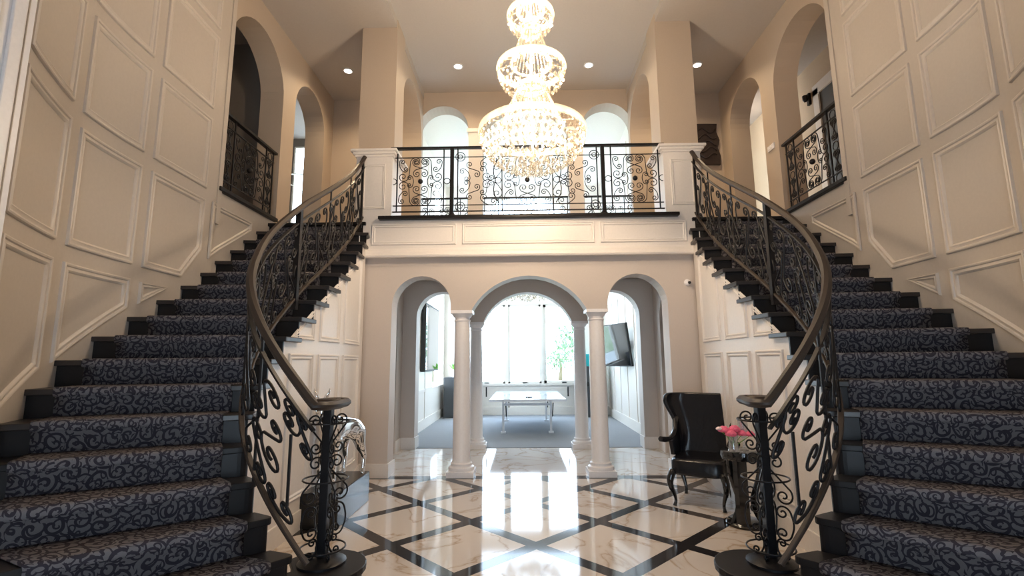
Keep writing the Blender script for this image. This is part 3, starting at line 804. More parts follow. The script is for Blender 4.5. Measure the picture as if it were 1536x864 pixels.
# ================================================================== chandelier
def chandelier(cx, cy):
    ch = thing('chandelier', 'large lit three-tier crystal chandelier hanging in the middle of the foyer', 'chandelier', (cx, cy, 3.3))
    tiers = [(3.72, .53, .36, 4.20, .14, 36, 8), (4.41, .345, .24, 4.82, .10, 28, 6), (5.01, .235, .16, 5.35, .07, 20, 5)]
    beadp = [(0.0005, -.5), (.5, -.08), (.5, .08), (.0005, .5)]
    strand = None
    for ti, (zr, R, dep, zt, rt, ns, nb) in enumerate(tiers):
        MB().lathe([(R - .012, -.035), (R + .006, -.03), (R + .014, 0), (R + .006, .03), (R - .012, .035), (R - .02, 0), (R - .012, -.035)], (cx, cy, zr), 48, False).build('tier_ring', 'ringglass', ch, smooth=True)
        MB().lathe([(rt - .008, -.02), (rt + .012, -.015), (rt + .016, .02), (rt, .03), (rt - .008, -.02)], (cx, cy, zt), 28, False).build('crown_ring', 'ringglass', ch, smooth=True)
        # tent strands of beads, drawn from crown ring to tier ring
        n = ns
        sp_ = MB(); Rb = R * .60
        for k in range(12):
            a = k * PI / 6; sp_.tube([(cx + Rb * .9 * math.cos(a), cy + Rb * .9 * math.sin(a), zr + .05), (cx + (R - .01) * math.cos(a), cy + (R - .01) * math.sin(a), zr)], .006, 5)
        sp_.tube([(cx + Rb * math.cos(k * PI / 16), cy + Rb * math.sin(k * PI / 16), zr + .05) for k in range(32)], .012, 6, True)
        sp_.build('tier_spokes', 'ringglass', ch)
        L = math.hypot(Rb - rt, zr + .05 - zt); mb = MB(); nbd = 16
        prof = []
        for k in range(nbd):
            prof += [(.002, k / nbd * L), (.0095, (k + .5) / nbd * L)]
        prof.append((.002, L))
        for i in range(n):
            a = 2 * PI * i / n
            if i == 0:
                m0 = MB().lathe(prof, (0, 0, 0), 5); o = m0.build('crystal_strand', 'crystal', ch); base = o
            else:
                o = base.copy(); COL.objects.link(o)
            # sagging strand direction
            p0 = V((cx + Rb * math.cos(a), cy + Rb * math.sin(a), zr + .05)); p1 = V((cx + rt * math.cos(a), cy + rt * math.sin(a), zt))
            d = (p1 - p0); qn = d.to_track_quat('Z', 'Y')
            o.matrix_parent_inverse = Matrix.Translation(-V(ch.location)); o.matrix_basis = Matrix.Translation(p0) @ qn.to_matrix().to_4x4()
        # bulbs
        for i in range(nb):
            a = 2 * PI * (i + .5) / nb; r = R * .55
            MB().lathe([(.002, 0), (.014, .015), (.016, .035), (.004, .07)], (cx + r * math.cos(a), cy + r * math.sin(a), zr + .02), 8).build('bulb', 'bulb', ch, smooth='all')
    # basket drops
    drop = MB().lathe([(.0005, -.045), (.014, -.028), (.016, -.012), (.005, .004), (.0005, .012)], (0, 0, 0), 6)
    dm = None; cnt = 0; stuff = MB()
    spots = []
    for ti, (zr, R, dep, *_r) in enumerate(tiers):
        for k in range(9 if ti == 0 else 6):
            K = (9 if ti == 0 else 6)
            ph = k / K * PI / 2; rr = R * math.cos(ph) * .98; z = zr - .03 - dep * math.sin(ph)
            n = max(4, int(2 * PI * rr / .064))
            for i in range(n):
                a = 2 * PI * (i + .5 * (k % 2)) / n
                spots.append((ti, cx + rr * math.cos(a), cy + rr * math.sin(a), z))
            # inner hanging crystals
            for i in range(n // 2):
                a = random.random() * 6.28; r2 = rr * math.sqrt(random.random()) * .9
                spots.append((ti + 10, cx + r2 * math.cos(a), cy + r2 * math.sin(a), z + .03 + random.random() * .03))
    front = sorted([q for q in spots if q[0] == 0], key=lambda q: q[2])[:100]
    fs = set(front)
    for q in front:
        if dm is None: dm = drop.build('crystal_drop', 'crystal', ch); o = dm
        else: o = dm.copy(); COL.objects.link(o)
        o.matrix_parent_inverse = Matrix.Translation(-V(ch.location)); o.matrix_basis = Matrix.Translation(q[1:])
    for q in spots:
        if q in fs: continue
        stuff.lathe([(.0005, -.045), (.013, -.028), (.015, -.010), (.0005, .012)], q[1:], 4, False)
    stuff.build('crystal_drops', 'crystal', ch, kind='stuff')
    MB().lathe([(.001, -.06), (.03, -.04), (.035, -.015), (.01, .01)], (cx, cy, 3.36), 10).build('finial', 'crystal', ch, smooth=True)
    MB().tube([(cx, cy, 3.4), (cx, cy, 6.38)], .012, 8).build('stem', 'gold', ch)
    MB().lathe([(.09, 6.40), (.09, 6.37), (.03, 6.34), (.012, 6.31)], (cx, cy, 0), 20).build('ceiling_rose', 'gold', ch, smooth=True)
    for (z, r, pw) in ((3.80, .13, 30), (4.47, .07, 18), (5.06, .04, 12)):
        n = 4 if z < 4 else 2
        for i in range(n):
            a = 2 * PI * i / n + .4
            l = bpy.data.lights.new('chandelier_light', 'POINT'); l.energy = CH_W * pw / n; l.color = (1, .79, .57); l.shadow_soft_size = .05
            o = bpy.data.objects.new('chandelier_light', l); COL.objects.link(o); o.location = (cx + r * math.cos(a) , cy + r * math.sin(a), z)
CH_W = 4.6
chandelier(.03, 4.6)

# ================================================================== downlights
for i, (x, y, z, lb) in enumerate(((-2.96, 7.45, ZC, 'far left, left of the left pillar'), (-1.13, 7.57, ZCC, 'left of the chandelier'), (1.08, 7.61, ZCC, 'right of the chandelier'), (2.85, 7.48, ZC, 'far right, right of the right pillar'))):
    t = thing('downlight', 'round recessed ceiling light %s' % lb, 'downlight', (x, y, z), 'recessed downlights')
    MB().lathe([(.085, 0), (.085, -.012), (.062, -.014), (.060, 0)], (x, y, z), 24, False).build('trim_ring', 'whitemetal', t, smooth=True)
    MB().lathe([(.0005, -.006), (.062, -.006), (.062, -.003), (.0005, -.003)], (x, y, z), 24, False).build('lens', 'down', t)
    l = bpy.data.lights.new('downlight_beam', 'SPOT'); l.energy = 95; l.color = (1, .74, .46); l.spot_size = math.radians(140); l.spot_blend = 1; l.shadow_soft_size = .06
    o = bpy.data.objects.new('downlight_beam', l); COL.objects.link(o); o.location = (x, y, z - .04)

# ================================================================== wingback chair
def wing_chair():
    c = V((1.77, 5.33, 0)); ang = math.radians(-30)      # faces towards the camera and the centre of the hall
    fx = V((math.cos(ang), math.sin(ang), 0)); fy = V((-math.sin(ang), math.cos(ang), 0))   # fx = chair's right side in the picture, fy = towards its back
    t = thing('wingback_chair', 'black leather wingback chair with curved legs in front of the right stair wall', 'chair', (c.x, c.y, 0))
    W = lambda x, y, z: c + fx * x + fy * y + V((0, 0, z))
    # seat cushion
    def slab(x0, x1, y0, y1, z0, z1, rnd=.05):
        mb = MB(); vs = []; rows = [(0, z0, .02), (0, z0 + .02, 0), (0, z1 - .03, 0), (0, z1 - .008, .015), (0, z1, .04)]
        K = 24
        for _, z, ins in rows:
            for k in range(K):
                a = 2 * PI * k / K; ca, sa = math.cos(a), math.sin(a)
                e = .35; px = math.copysign(abs(ca) ** e, ca); py = math.copysign(abs(sa) ** e, sa)
                vs.append(W((x0 + x1) / 2 + px * ((x1 - x0) / 2 - ins), (y0 + y1) / 2 + py * ((y1 - y0) / 2 - ins), z))
        fs = []
        for j in range(len(rows) - 1):
            for k in range(K): fs.append((j * K + k, j * K + (k + 1) % K, (j + 1) * K + (k + 1) % K, (j + 1) * K + k))
        fs += [list(range(K))[::-1], list(range((len(rows) - 1) * K, len(rows) * K))]
        return mb.add(vs, fs)
    slab(-.27, .27, -.31, .27, .30, .46).build('seat', 'leather', t, smooth=True)
    # back: curved panel whose side wings wrap forward; section heights with half width and wing depth
    rows = [(.30, .27, .00), (.50, .27, .04), (.62, .27, .10), (.72, .285, .10), (.82, .32, .12), (.92, .37, .16), (1.00, .395, .18), (1.06, .38, .16), (1.08, .35, .11)]
    K = 20; vs = []; mb = MB()
    for side in (0, 1):
        for (z, hw, wd) in rows:
            for k in range(K + 1):
                q = -1 + 2 * k / K
                x = hw * math.sin(q * PI / 2 * .92) / math.sin(PI / 2 * .92)
                wing = max(0, (abs(q) - .55) / .45)
                y = .24 + (z - .3) * .14 - wd * wing ** 1.2 - .03 * (1 - q * q) * 0
                off = .055 * side
                nx = off * (q ** 3) * .9; ny = off * (1 - .75 * wing)
                vs.append(W((x + nx) * 1.07 + .03, y + ny + .02 * side, z))
    n = len(rows); k1 = K + 1; fs = []
    for side in (0, 1):
        o = side * n * k1
        for j in range(n - 1):
            for k in range(K): fs.append((o + j * k1 + k, o + j * k1 + k + 1, o + (j + 1) * k1 + k + 1, o + (j + 1) * k1 + k))
    o = n * k1
    for k in range(K):
        fs.append((k, k + 1, o + k + 1, o + k)); a = (n - 1) * k1; fs.append((a + k, a + k + 1, o + a + k + 1, o + a + k))
    for j in range(n - 1):
        fs.append((j * k1, (j + 1) * k1, o + (j + 1) * k1, o + j * k1)); fs.append((j * k1 + K, (j + 1) * k1 + K, o + (j + 1) * k1 + K, o + j * k1 + K))
    mb.add(vs, fs); bo = mb.build('backrest', 'leather', t, smooth='all')
    sb = bo.modifiers.new('s', 'SUBSURF'); sb.levels = 1; sb.render_levels = 2
    # arms: swooping down from the wing and flaring outwards in front
    for sx in (-1, 1):
        pts = [W(sx * .30, .16, .80), W(sx * .285, .10, .70), W(sx * .29, .03, .64), W(sx * .31, -.05, .61), W(sx * .345, -.14, .615), W(sx * .37, -.19, .625)]
        a_ = MB().sweep(pts, rect(.055, .05, .35), scale=[.7, .9, 1, 1, 1.1, 1.1])
        # side panel under the arm
        lo = [(.20, .44), (.02, .44), (-.10, .46)]; hi = [(.22, .82), (.03, .63), (-.13, .60)]
        vs = [W(sx * .255, y, z) for y, z in lo] + [W(sx * .265, y, z) for y, z in hi] + [W(sx * .29, y, z) for y, z in lo] + [W(sx * .30, y, z) for y, z in hi]
        a_.add(vs, [(0, 1, 4, 3), (1, 2, 5, 4), (6, 9, 10, 7), (7, 10, 11, 8), (2, 8, 11, 5), (0, 3, 9, 6), (3, 4, 10, 9), (4, 5, 11, 10), (0, 6, 7, 1), (1, 7, 8, 2)])
        a_.build('arm', 'leather', t, smooth=True)
    # cabriole legs
    for sx, yy in ((-1, -.27), (1, -.27), (-1, .22), (1, .22)):
        d = -1 if yy < 0 else 1
        pts = [W(sx * .235, yy, .34), W(sx * .26, yy + d * .03, .27), W(sx * .262, yy + d * .035, .20), W(sx * .235, yy + d * .01, .11), W(sx * .225, yy + d * .0, .05), W(sx * .235, yy + d * .02, .0)]
        pts2 = [crom([tuple(p) for p in pts], i / 3) for i in range(16)]
        sc_ = [1.5, 1.5, 1.5, 1.45, 1.4, 1.3, 1.15, 1.0, .85, .75, .68, .62, .6, .62, .7, .8]
        MB().tube(pts2, .026, 8, scale=sc_).build('leg', 'blacklac', t, smooth='all')
wing_chair()

# ================================================================== side table, vase, flowers
def side_table():
    x, y = 1.88, 4.62
    t = thing('side_table', 'small black side table with curved slab legs beside the wingback chair', 'table', (x, y, 0))
    MB().lathe([(.15, .56), (.185, .565), (.19, .60), (.185, .635), (.17, .64)], (x, y, 0), 28).build('table_top', 'blacklac', t, smooth=True)
    MB().lathe([(.17, 0), (.175, .02), (.16, .035), (.10, .045)], (x, y, 0), 24).build('table_base', 'blacklac', t, smooth=True)
    for k in range(3):
        a = math.radians(200 + 120 * k); dx, dy = math.cos(a), math.sin(a)
        pts = [(x + dx * r, y + dy * r, z) for r, z in ((.15, .57), (.14, .45), (.10, .32), (.07, .22), (.09, .12), (.15, .02))]
        P = [crom(pts, i / 3) for i in range(16)]
        MB().sweep(P, rect(.05, .035, .25), up=V((-dy, dx, 0))).build('leg', 'blacklac', t, smooth=True)
    # black slab side seen against the floor
    MB().prism([(x - .13, y - .10), (x - .10, y - .12), (x - .02, y - .13), (x - .02, y - .11)], .03, .57).build('slab_leg', 'blacklac', t)
    vx, vy = 1.77, 4.52
    v = tag(MB().lathe([(.045, .64), (.05, .645), (.045, .66), (.038, .72), (.042, .78), (.052, .81), (.049, .81), (.038, .78), (.034, .72), (.04, .665), (.001, .66)], (vx, vy, 0), 20, False).build('vase', 'vaseglass', smooth=True), 'small clear glass vase on the black side table', 'vase')
    c = tag(MB().lathe([(.035, .64), (.038, .65), (.012, .665), (.010, .74), (.035, .77), (.042, .80), (.042, .93), (.038, .93), (.036, .80), (.001, .78)], (1.90, 4.60, 0), 18, False).build('candle_holder', 'vaseglass', smooth=True), 'tall clear glass candle holder on the side table behind the pink flowers', 'candle holder')
    fl = [(-.075, .00, .83, .052, 'pink', 'pink flower leaning furthest left in the glass vase'), (-.03, -.04, .80, .05, 'pink', 'pink flower low at the front of the glass vase'), (.02, .0, .835, .052, 'pink', 'pink flower upright in the middle of the glass vase'),
          (.07, -.02, .80, .045, 'pink', 'pink flower right of the vase rim'), (.155, .0, .79, .042, 'pink', 'pink flower seen through the scrolls of the right newel'), (-.12, -.01, .84, .028, 'palepink', 'small pale pink bud at the left edge of the bouquet')]
    for dx, dy, z, r, m, lb in fl:
        f = thing('flower', lb, 'flower', (vx + dx, vy + dy, z), 'flowers in the glass vase')
        mb = MB()
        for layer, (n, rr, tz) in enumerate(((3, .35, .25), (5, .62, .12), (7, .9, -.05))):
            for i in range(n):
                a = 2 * PI * i / n + layer * .5
                mb.ball((vx + dx + math.cos(a) * r * rr * .62, vy + dy + math.sin(a) * r * rr * .62, z + tz * r), r * .48, 8, (1, 1, .8))
        mb.build('petals', m, f, smooth='all')
        MB().tube([(vx + dx, vy + dy, z - r * .3), (vx + dx * .4, vy + dy * .4, z - .07), (vx + dx * .05, vy + dy * .05, .68)], .003, 5).build('stem', 'green', f)
side_table()

# ================================================================== chrome sculpture on plinth
tag(MB().box((-2.13, 4.50, 0), (-1.74, 5.40, .30)).build('plinth', 'plinth', bevel=.006), 'low black polished stone plinth under the chrome animal sculpture', 'plinth')
def horse():
    c = V((-1.93, 4.93, .30))
    t = thing('animal_sculpture', 'polished chrome standing animal sculpture with pricked ears on the black plinth', 'sculpture', tuple(c))
    bm_v = []; edges = []; rad = []
    def chain(pts, start=None):
        prev = start
        for p, r in pts:
            bm_v.append(c + V(p)); rad.append(r); i = len(bm_v) - 1
            if prev is not None: edges.append((prev, i))
            prev = i
        return prev
    # root pelvis; x across, y back(+)/front(-)
    bm_v.append(c + V((.06, .22, .50))); rad.append((.095, .095)); root = 0
    sp = chain([((.03, .10, .51), (.10, .10)), ((0, -.05, .51), (.105, .11)), ((-.03, -.16, .53), (.09, .10))], root)
    neck = chain([((-.05, -.24, .62), (.06, .07)), ((-.06, -.27, .72), (.045, .055)), ((-.06, -.30, .79), (.05, .05)), ((-.06, -.36, .74), (.035, .04)), ((-.06, -.41, .68), (.026, .03))], sp)
    for sx in (-1, 1):
        chain([((.06 + sx * .07, .25, .42), (.065, .07)), ((.07 + sx * .09, .22, .30), (.04, .045)), ((.08 + sx * .10, .29, .20), (.022, .024)), ((.08 + sx * .10, .27, .07), (.014, .016)), ((.08 + sx * .10, .25, .015), (.02, .02))], root)
        chain([((-.03 + sx * .065, -.17, .42), (.05, .055)), ((-.03 + sx * .075, -.17, .29), (.032, .034)), ((-.03 + sx * .075, -.18, .17), (.02, .02)), ((-.03 + sx * .075, -.16, .06), (.013, .014)), ((-.03 + sx * .075, -.19, .015), (.019, .02))], sp)
    chain([((.10, .32, .52), (.025, .025)), ((.13, .37, .42), (.022, .022)), ((.14, .37, .30), (.014, .014)), ((.14, .36, .2), (.006, .006))], root)
    me = bpy.data.meshes.new('body'); me.from_pydata([tuple(p) for p in bm_v], edges, []); o = bpy.data.objects.new('body', me); COL.objects.link(o); o.parent = t; o.matrix_parent_inverse = Matrix.Translation(-c)
    o.modifiers.new('skin', 'SKIN'); me.skin_vertices.new() if not me.skin_vertices else None
    for i, r in enumerate(rad):
        me.skin_vertices[0].data[i].radius = (r[0] * 1.25, r[1] * 1.22)
    me.skin_vertices[0].data[0].use_root = True
    o.modifiers['skin'].use_smooth_shade = True
    sb = o.modifiers.new('sub', 'SUBSURF'); sb.levels = 2; sb.render_levels = 2
    me.materials.append(M['chrome'])
    for sx in (-1, 1):
        b = c + V((-.06 + sx * .03, -.28, .81))
        pts = [b, b + V((sx * .02, 0, .03)), b + V((sx * .035, 0, .06)), b + V((sx * .045, 0, .10))]
        MB().tube(pts, .018, 6, scale=[.8, 1.1, .8, .1]).build('ear', 'chrome', t, smooth='all')
horse()

# ================================================================== small wall things
t = thing('security_camera', 'small white dome security camera right of the right arch', 'camera', (2.10, YF, 2.46))
MB().ball((2.10, YF - .01, 2.46), .045, 16, (1, .8, 1)).build('housing', 'pure', t, smooth='all')
MB().ball((2.115, YF - .045, 2.455), .020, 12).build('camera_lens', 'blacksoft', t, smooth='all')
t = thing('wall_art', 'dark charcoal relief panel with wavy edges on the wall right of the right pillar', 'wall art', (3.22, YB - .06, 5.27))
pl = [(2.90, 5.67), (3.46, 5.66), (3.44, 5.5), (3.49, 5.35), (3.45, 5.2), (3.49, 5.05), (3.48, 4.88), (2.94, 4.90), (2.97, 5.1), (2.92, 5.3), (2.96, 5.5)]
n = len(pl); mb = MB().add([(x, YB - .10, z) for x, z in pl] + [(x, YB - .045, z) for x, z in pl], [list(range(n)), list(range(n, 2 * n))[::-1]] + [(i, (i + 1) % n, n + (i + 1) % n, n + i) for i in range(n)])
mb.build('relief_panel', 'art', t, bevel=.01)
mb = MB()
for k in range(5):
    mb.tube([(3.0 + .42 * j / 10, YB - .105, 5.05 + k * .12 + .05 * math.sin(j * .9 + k)) for j in range(11)], .014, 6)
mb.build('relief_ridges', 'art', t, smooth='all')
t = thing('light_switch', 'white light switch plate on the upper right wall between the arches', 'light switch', (3.545, 6.75, 4.48))
MB().box((3.532, 6.66, 4.44), (3.55, 6.84, 4.52)).build('plate', 'pure', t, bevel=.004)
MB().box((3.526, 6.69, 4.46), (3.533, 6.74, 4.50)).build('rocker', 'pure', t); MB().box((3.526, 6.76, 4.46), (3.533, 6.81, 4.50)).build('rocker', 'pure', t)

# corridors upstairs
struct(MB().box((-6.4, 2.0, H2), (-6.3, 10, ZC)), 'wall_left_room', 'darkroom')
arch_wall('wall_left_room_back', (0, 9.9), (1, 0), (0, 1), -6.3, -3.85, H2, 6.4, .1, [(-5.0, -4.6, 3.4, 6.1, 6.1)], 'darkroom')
struct(MB().box((-6.3, 6.72, H2), (-3.89, 6.82, ZC)), 'wall_left_light_block', 'darkroom')  # added wall, keeps the window light away from the near arch
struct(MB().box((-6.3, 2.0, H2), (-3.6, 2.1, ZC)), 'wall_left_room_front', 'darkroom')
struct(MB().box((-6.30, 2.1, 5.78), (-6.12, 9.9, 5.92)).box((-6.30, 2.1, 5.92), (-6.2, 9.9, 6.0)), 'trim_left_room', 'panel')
struct(MB().box((4.72, 2.0, H2), (4.82, 10, ZC)), 'wall_right_corridor', 'corridor')
struct(MB().box((3.9, 9.9, H2), (4.72, 10.0, ZC)), 'wall_right_corridor_back', 'corridor')
struct(MB().box((3.6, 2.0, H2), (4.72, 2.1, ZC)), 'wall_right_corridor_front', 'corridor')
# added window standing in for a bright room beyond doorway arch
o = glazed('window_5', -5.0, -4.6, 9.95, 3.4, 6.1, 1, 1, .06)
# door in right corridor
d = struct(MB().box((4.67, 6.30, H2), (4.73, 6.42, 5.75)).box((4.67, 7.33, H2), (4.73, 7.47, 5.75)).box((4.67, 6.30, 5.65), (4.73, 7.47, 5.82)), 'door_2', 'white')
MB().box((4.695, 6.42, H2), (4.715, 7.33, 5.65)).build('door_leaf', 'dark', d)
t = thing('wall_sconce', 'small dark wall sconce beside the door in the upper right corridor', 'sconce', (4.70, 7.62, 5.7))
MB().box((4.68, 7.59, 5.60), (4.72, 7.65, 5.80)).build('back_plate', 'iron', t); MB().lathe([(.02, 0), (.04, .03), (.045, .10)], (4.64, 7.62, 5.66), 12, False).build('shade', 'iron', t, smooth=True)
for (x, y, z, w, c) in ((4.25, 8.9, 5.9, 4, (1, .64, .36)), (4.25, 4.6, 5.9, 8, (1, .64, .36)), (-5.0, 4.2, 6.0, 2, (1, .8, .6))):
    l = bpy.data.lights.new('corridor_light', 'POINT'); l.energy = w; l.color = c; l.shadow_soft_size = .1
    o = bpy.data.objects.new('corridor_light', l); COL.objects.link(o); o.location = (x, y, z)
t = thing('ceiling_fan', 'pale ceiling fan seen through the doorway arch on the left landing', 'ceiling fan', (-4.9, 8.8, 5.1))
MB().lathe([(.02, 5.0), (.09, 5.02), (.09, 5.12), (.03, 5.15), (.015, 6.28)], (-4.9, 8.8, 0), 16).build('motor', 'gwhite', t, smooth=True)
for k in range(5):
    a = k * 2 * PI / 5 + .2; ax = [V((math.cos(a), math.sin(a), 0)), V((-math.sin(a), math.cos(a), .15)).normalized(), V((0, 0, 1))]
    MB().obox(V((-4.9, 8.8, 5.06)) + ax[0] * .38, ax, (.30, .06, .006)).build('blade', 'gwhite', t)

# ================================================================== game room
GY = 13.62
arch_wall('wall_game_left', (-2.27, YB + .28), (0, 1), (-1, 0), 0, 5.1, 0, 6.6, .15, [(3.15, 4.75, .84, 3.02, 3.02), (3.15, 4.75, 3.5, 6.2, 6.2)], 'gwhite')
arch_wall('wall_game_right', (2.22, YB + .28), (0, 1), (1, 0), 0, 5.1, 0, 6.6, .15, [], 'gwhite')
arch_wall('wall_game_far', (0, GY), (1, 0), (0, 1), -2.4, 2.4, 0, 6.6, .18, [(-1.60, -.58, .84, 3.02, 3.02), (-.49, .42, .84, 3.02, 3.02), (.49, 1.60, .84, 3.02, 3.02), (-1.60, 1.60, 3.45, 5.2, 6.25)], 'gwhite')
def casement(i, x0, x1, z0, z1, fw=.05):
    o = struct(MB().box((x0, GY + .02, z0), (x0 + fw, GY + .10, z1)).box((x1 - fw, GY + .02, z0), (x1, GY + .10, z1)).box((x0, GY + .02, z0), (x1, GY + .10, z0 + fw)).box((x0, GY + .02, z1 - fw), (x1, GY + .10, z1)), 'window_%d' % i, 'gwhite')
    MB().box((x0 + fw, GY + .055, z0 + fw), (x1 - fw, GY + .062, z1 - fw)).build('pane', 'glass', o)
    MB().box(((x0 + x1) / 2 - .06, GY - .01, z0 + .01), ((x0 + x1) / 2 + .06, GY + .02, z0 + .035)).build('window_handle', 'blacksoft', o)
casement(1, -1.60, -.58, .84, 3.02); casement(2, -.49, .42, .84, 3.02); casement(3, .49, 1.60, .84, 3.02, .075)
casement(4, -1.60, 1.60, 3.45, 6.25)
struct(MB().box((-1.7, GY - .07, .79), (1.7, GY + .02, .84)), 'trim_window_sill', 'gwhite')
struct(MB().box((-2.27, GY - .02, 0), (2.22, GY, .22)), 'baseboard_far', 'gwhite')
for s, X, nm in ((-1, -2.27, 'left'), (1, 2.22, 'right')):
    x0, x1 = sorted((X, X - s * .02))
    struct(MB().box((x0, YB + .28, 0), (x1, GY, .22)), 'baseboard_game_' + nm, 'gwhite')
    mb = MB(); x0, x1 = sorted((X, X - s * .014))
    for y in (9.35, 10.15, 10.95, 11.75, 12.55, 13.3) if s > 0 else (9.35, 10.15, 10.95): mb.box((x0, y - .03, .22), (x1, y + .03, 6.2))
    for z in ((1.42, 2.9, 4.4) if s > 0 else (.8, )):
        mb.box((x0, YB + .3, z), (x1, GY if s > 0 else 11.6, z + .06))
    struct(mb, 'trim_battens_' + nm, 'gwhite')

# table tennis table
t = thing('table_tennis_table', 'pale blue and white table tennis table with net in the room beyond the arches', 'table', (0, 11.2, 0))
tb = MB().box((-.76, 9.85, .665), (.76, 12.55, .70)).build('table_top', 'tabletop', t)
MB().box((-.77, 9.84, .655), (.77, 9.85, .70)).build('edge_rail', 'whitemetal', t)
MB().box((-.003, 9.86, .7005), (.003, 12.54, .7015)).build('centre_line', 'gwhite', t)
net = MB()
for k in range(47): x = -.915 + 1.83 * k / 46; net.box((x - .0025, 11.196, .71), (x + .0025, 11.204, .85))
for k in range(5): z = .72 + .03 * k; net.box((-.915, 11.197, z - .002), (.915, 11.203, z + .002))
net.box((-.915, 11.195, .845), (.915, 11.205, .86)); net.build('net', 'gwhite', t)
for x in (-.92, .92): MB().box((x - .015, 11.185, .66), (x + .015, 11.215, .875)).build('net_post', 'blacksoft', t)
for x in (-.50, .47):
    for y in (10.2, 12.2):
        MB().box((x - .022, y - .02, .03), (x + .022, y + .02, .66)).box((x - .05, y - .06, .0), (x + .05, y + .06, .04)).build('leg', 'whitemetal', t)
        MB().tube([(x + .05, y, .60), (x + .05, y + .35, .30)], .012, 6).build('brace', 'blacksoft', t)
MB().box((-.5, 10.19, .55), (.47, 10.21, .60)).build('crossbar', 'whitemetal', t)
t = thing('table_tennis_bat', 'dark table tennis bat lying near the front edge of the table', 'bat', (.03, 10.3, .70))
MB().lathe([(.001, .702), (.075, .702), (.075, .714), (.001, .714)], (.03, 10.35, 0), 20, False).build('blade', 'blacksoft', t); MB().box((.015, 10.19, .702), (.045, 10.29, .72)).build('handle', 'bark', t)

# televisions
t = thing('television', 'flat television tilted on the right game room wall', 'television', (2.16, 11.2, 1.8))
ax = [V((-.34, .94, 0)).normalized(), V((-.12, -.04, .99)).normalized()]; ax.append(ax[0].cross(ax[1]).normalized())
cc = V((1.87, 11.0, 1.78))
MB().obox(cc, ax, (.78, .46, .025)).build('bezel', 'blacksoft', t)
side = -1 if (V((0, 0, 1.4)) - cc).dot(ax[2]) < 0 else 1
MB().obox(cc + ax[2] * .026 * side, ax, (.76, .44, .002)).build('screen', 'screen', t)
MB().obox((2.06, 11.1, 1.78), [V((1, 0, 0)), V((0, 1, 0)), V((0, 0, 1))], (.13, .08, .10)).build('wall_bracket', 'blacksoft', t)
t = thing('television', 'television seen edge-on on the left game room wall', 'television', (-2.25, 10.9, 1.9))
MB().box((-2.26, 10.40, 1.24), (-2.16, 12.0, 2.72)).build('bezel', 'blacksoft', t, bevel=.01)
MB().box((-2.16, 10.44, 1.28), (-2.157, 11.96, 2.68)).build('screen', 'screen', t)
# cabinet with plant, tall cabinet on the right
t = thing('cabinet', 'dark grey cabinet in the far left corner of the game room', 'cabinet', (-1.93, 13.2, 0))
MB().box((-2.17, 12.95, 0), (-1.70, 13.5, 1.04)).build('body', 'dark', t, bevel=.01); MB().box((-2.14, 12.935, .06), (-1.73, 12.95, .98)).build('door', 'dark', t, bevel=.004)
t = thing('potted_plant', 'bright green leafy plant in a pot on the dark grey cabinet', 'plant', (-1.92, 13.2, 1.04))
MB().lathe([(.07, 1.04), (.095, 1.22), (.10, 1.24), (.085, 1.24)], (-1.92, 13.2, 0), 16).build('pot', 'pure', t, smooth=True)
mb = MB()
for k in range(26):
    a = random.random() * 6.28; el = .5 + random.random() * .9; L = .14 + random.random() * .14; d = V((math.cos(a) * math.cos(el), math.sin(a) * math.cos(el), math.sin(el))); b = V((-1.92, 13.2, 1.22)); sd = d.cross(V((0, 0, 1))).normalized()
    mb.add([b, b + d * L * .5 + sd * .03, b + d * L - V((0, 0, .02)), b + d * L * .5 - sd * .03], [(0, 1, 2, 3)])
mb.build('leaves', 'green', t)
t = thing('arcade_cabinet', 'tall dark cabinet with teal top panel seen between the right columns', 'cabinet', (1.62, 13.0, 0))
MB().box((1.30, 12.9, 0), (1.90, 13.45, 1.30)).build('body', 'dark', t, bevel=.01); MB().box((1.32, 12.95, 1.30), (1.88, 13.4, 1.62)).build('header', 'teal', t, bevel=.01)
MB().box((1.36, 12.80, .80), (1.84, 12.92, .90)).build('control_shelf', 'blacksoft', t)
# game room crystal ceiling fixture
t = thing('crystal_pendant', 'wide crystal ring pendant glimpsed in the top of the centre arch', 'chandelier', (.05, 11.0, 3.0))
mb = MB().lathe([(.62, 0), (.65, .02), (.65, .06), (.62, .08), (.60, .04), (.62, 0)], (.05, 11.0, 3.05), 40, False); mb.build('ring', 'gold', t, smooth=True)
mb = MB()
for k in range(200):
    a = random.random() * 6.28; r = .62 * math.sqrt(random.random()); mb.lathe([(.0005, -.05), (.018, -.02), (.018, 0), (.0005, .03)], (.05 + r * math.cos(a), 11 + r * math.sin(a), 3.0 - random.random() * .12), 4, False)
mb.build('crystal_drops', 'crystal', t, kind='stuff')
mb = MB()
for k in range(4):
    a = k * PI / 2; mb.tube([(.05 + .6 * math.cos(a), 11 + .6 * math.sin(a), 3.1), (.05, 11, 3.9)], .006, 4)
mb.tube([(.05, 11, 3.9), (.05, 11, 6.5)], .008, 5); mb.build('hanging_wires', 'gold', t)

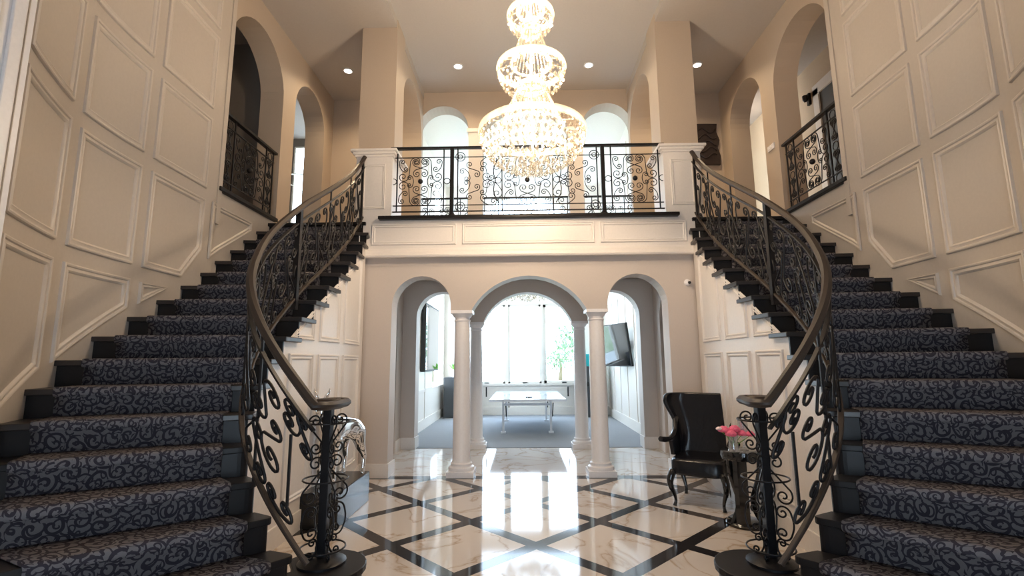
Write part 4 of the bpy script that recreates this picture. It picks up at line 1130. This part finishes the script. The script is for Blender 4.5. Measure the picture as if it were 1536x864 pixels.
# ================================================================== outdoors
struct(MB().box((-30, 13.85, -.35), (30, 70, -.2)), 'floor_outdoors', 'paving')
tag(MB().box((-30, 22, -.2), (30, 60, -.15)).build('lawn', 'lawn'), 'pale lawn beyond the game room windows', 'lawn')['kind'] = 'stuff'
def tree(x, y, h, r, label, zc=None):
    t = thing('tree', label, 'tree', (x, y, -.2), 'trees beyond the windows')
    MB().tube([(x, y, -.2), (x + .1, y, h * .35), (x, y, h * .7)], .14, 8, scale=[1.2, .9, .5]).build('trunk', 'bark', t, smooth='all')
    mb = MB()
    for k in range(420):
        u = V((random.gauss(0, 1), random.gauss(0, 1), random.gauss(0, 1))).normalized() * (random.random() ** .4)
        c = V((x + u.x * r, y + u.y * r, h * .68 + u.z * r * .8)); a = V((random.uniform(-1, 1), random.uniform(-1, 1), random.uniform(-1, 1))).normalized(); b = a.orthogonal().normalized(); q = r * .12
        mb.add([c - a * q, c - b * q * .5, c + a * q, c + b * q * .5], [(0, 1, 2, 3)])
    mb.build('foliage', 'darkleaf', t)
tree(2.75, 38, 2.4, 1.15, 'bushy green tree outside the right window pane')
tree(-7.5, 40, 5.5, 2.6, 'distant tree outside the left window pane')
tree(5.2, 44, 5.0, 2.4, 'far tree beyond the right window pane')

# ================================================================== light
w = bpy.data.worlds.new('world'); SC.world = w; w.use_nodes = True
nt = w.node_tree; bg = nt.nodes['Background']; 
tc = nt.nodes.new('ShaderNodeTexCoord'); sx = nt.nodes.new('ShaderNodeSeparateXYZ'); nt.links.new(tc.outputs['Generated'], sx.inputs[0])
cr = nt.nodes.new('ShaderNodeValToRGB'); cr.color_ramp.elements[0].position = 0; cr.color_ramp.elements[0].color = (.72, .86, 1, 1); cr.color_ramp.elements[1].position = .7; cr.color_ramp.elements[1].color = (.60, .78, 1, 1)
nt.links.new(sx.outputs[2], cr.inputs[0]); nt.links.new(cr.outputs[0], bg.inputs[0]); bg.inputs[1].default_value = 10
def portal(loc, rot, sx_, sy_):
    l = bpy.data.lights.new('window_portal', 'AREA'); l.shape = 'RECTANGLE'; l.size = sx_; l.size_y = sy_; l.cycles.is_portal = True
    o = bpy.data.objects.new('window_portal', l); COL.objects.link(o); o.location = loc; o.rotation_euler = rot
portal((0, GY + .25, 1.93), (PI / 2, 0, PI), 3.3, 2.3); portal((0, GY + .25, 4.85), (PI / 2, 0, PI), 3.3, 2.9)
portal((0, -2.5, 1.35), (PI / 2, 0, 0), 1.7, 2.5)
portal((-2.6, 12.35, 1.93), (PI / 2, 0, -PI / 2), 1.7, 2.2); portal((-2.6, 12.35, 4.85), (PI / 2, 0, -PI / 2), 1.7, 2.7)
portal((-4.8, 10.2, 4.65), (PI / 2, 0, PI), .45, 2.1)

# ================================================================== camera
f, pitch, yaw, roll, cx0, hc = 729.91, .1494, -.0208, -.0080, -.0897, 1.448
cy_, sy_ = math.cos(yaw), math.sin(yaw); cp, sp = math.cos(pitch), math.sin(pitch)
xr = V((cy_, -sy_, 0)); yr = V((sy_, cy_, 0)); zr = V((0, 0, 1))
fwd = yr * cp + zr * sp; up = zr * cp - yr * sp
cr_, sr_ = math.cos(roll), math.sin(roll)
right2 = xr * cr_ + up * sr_; up2 = up * cr_ - xr * sr_
cam = bpy.data.cameras.new('camera'); cam.sensor_width = 36; cam.lens = f * 36 / 1536; cam.clip_start = .05; cam.clip_end = 300
co = bpy.data.objects.new('camera', cam); COL.objects.link(co)
mw = Matrix.Identity(4)
for i, vct in enumerate((right2, up2, -fwd)):
    for j in range(3): mw[j][i] = vct[j]
mw[0][3], mw[1][3], mw[2][3] = cx0, 0, hc
co.matrix_world = mw
SC.camera = co
SC.view_settings.view_transform = 'Standard'; SC.view_settings.look = 'None'; SC.view_settings.gamma = 1; SC.view_settings.use_curve_mapping = False
SC.view_settings.exposure = 0.18
SC.cycles.use_denoising = True
SC.cycles.max_bounces = 8; SC.cycles.diffuse_bounces = 5; SC.cycles.glossy_bounces = 4; SC.cycles.transparent_max_bounces = 24; SC.cycles.sample_clamp_indirect = 8
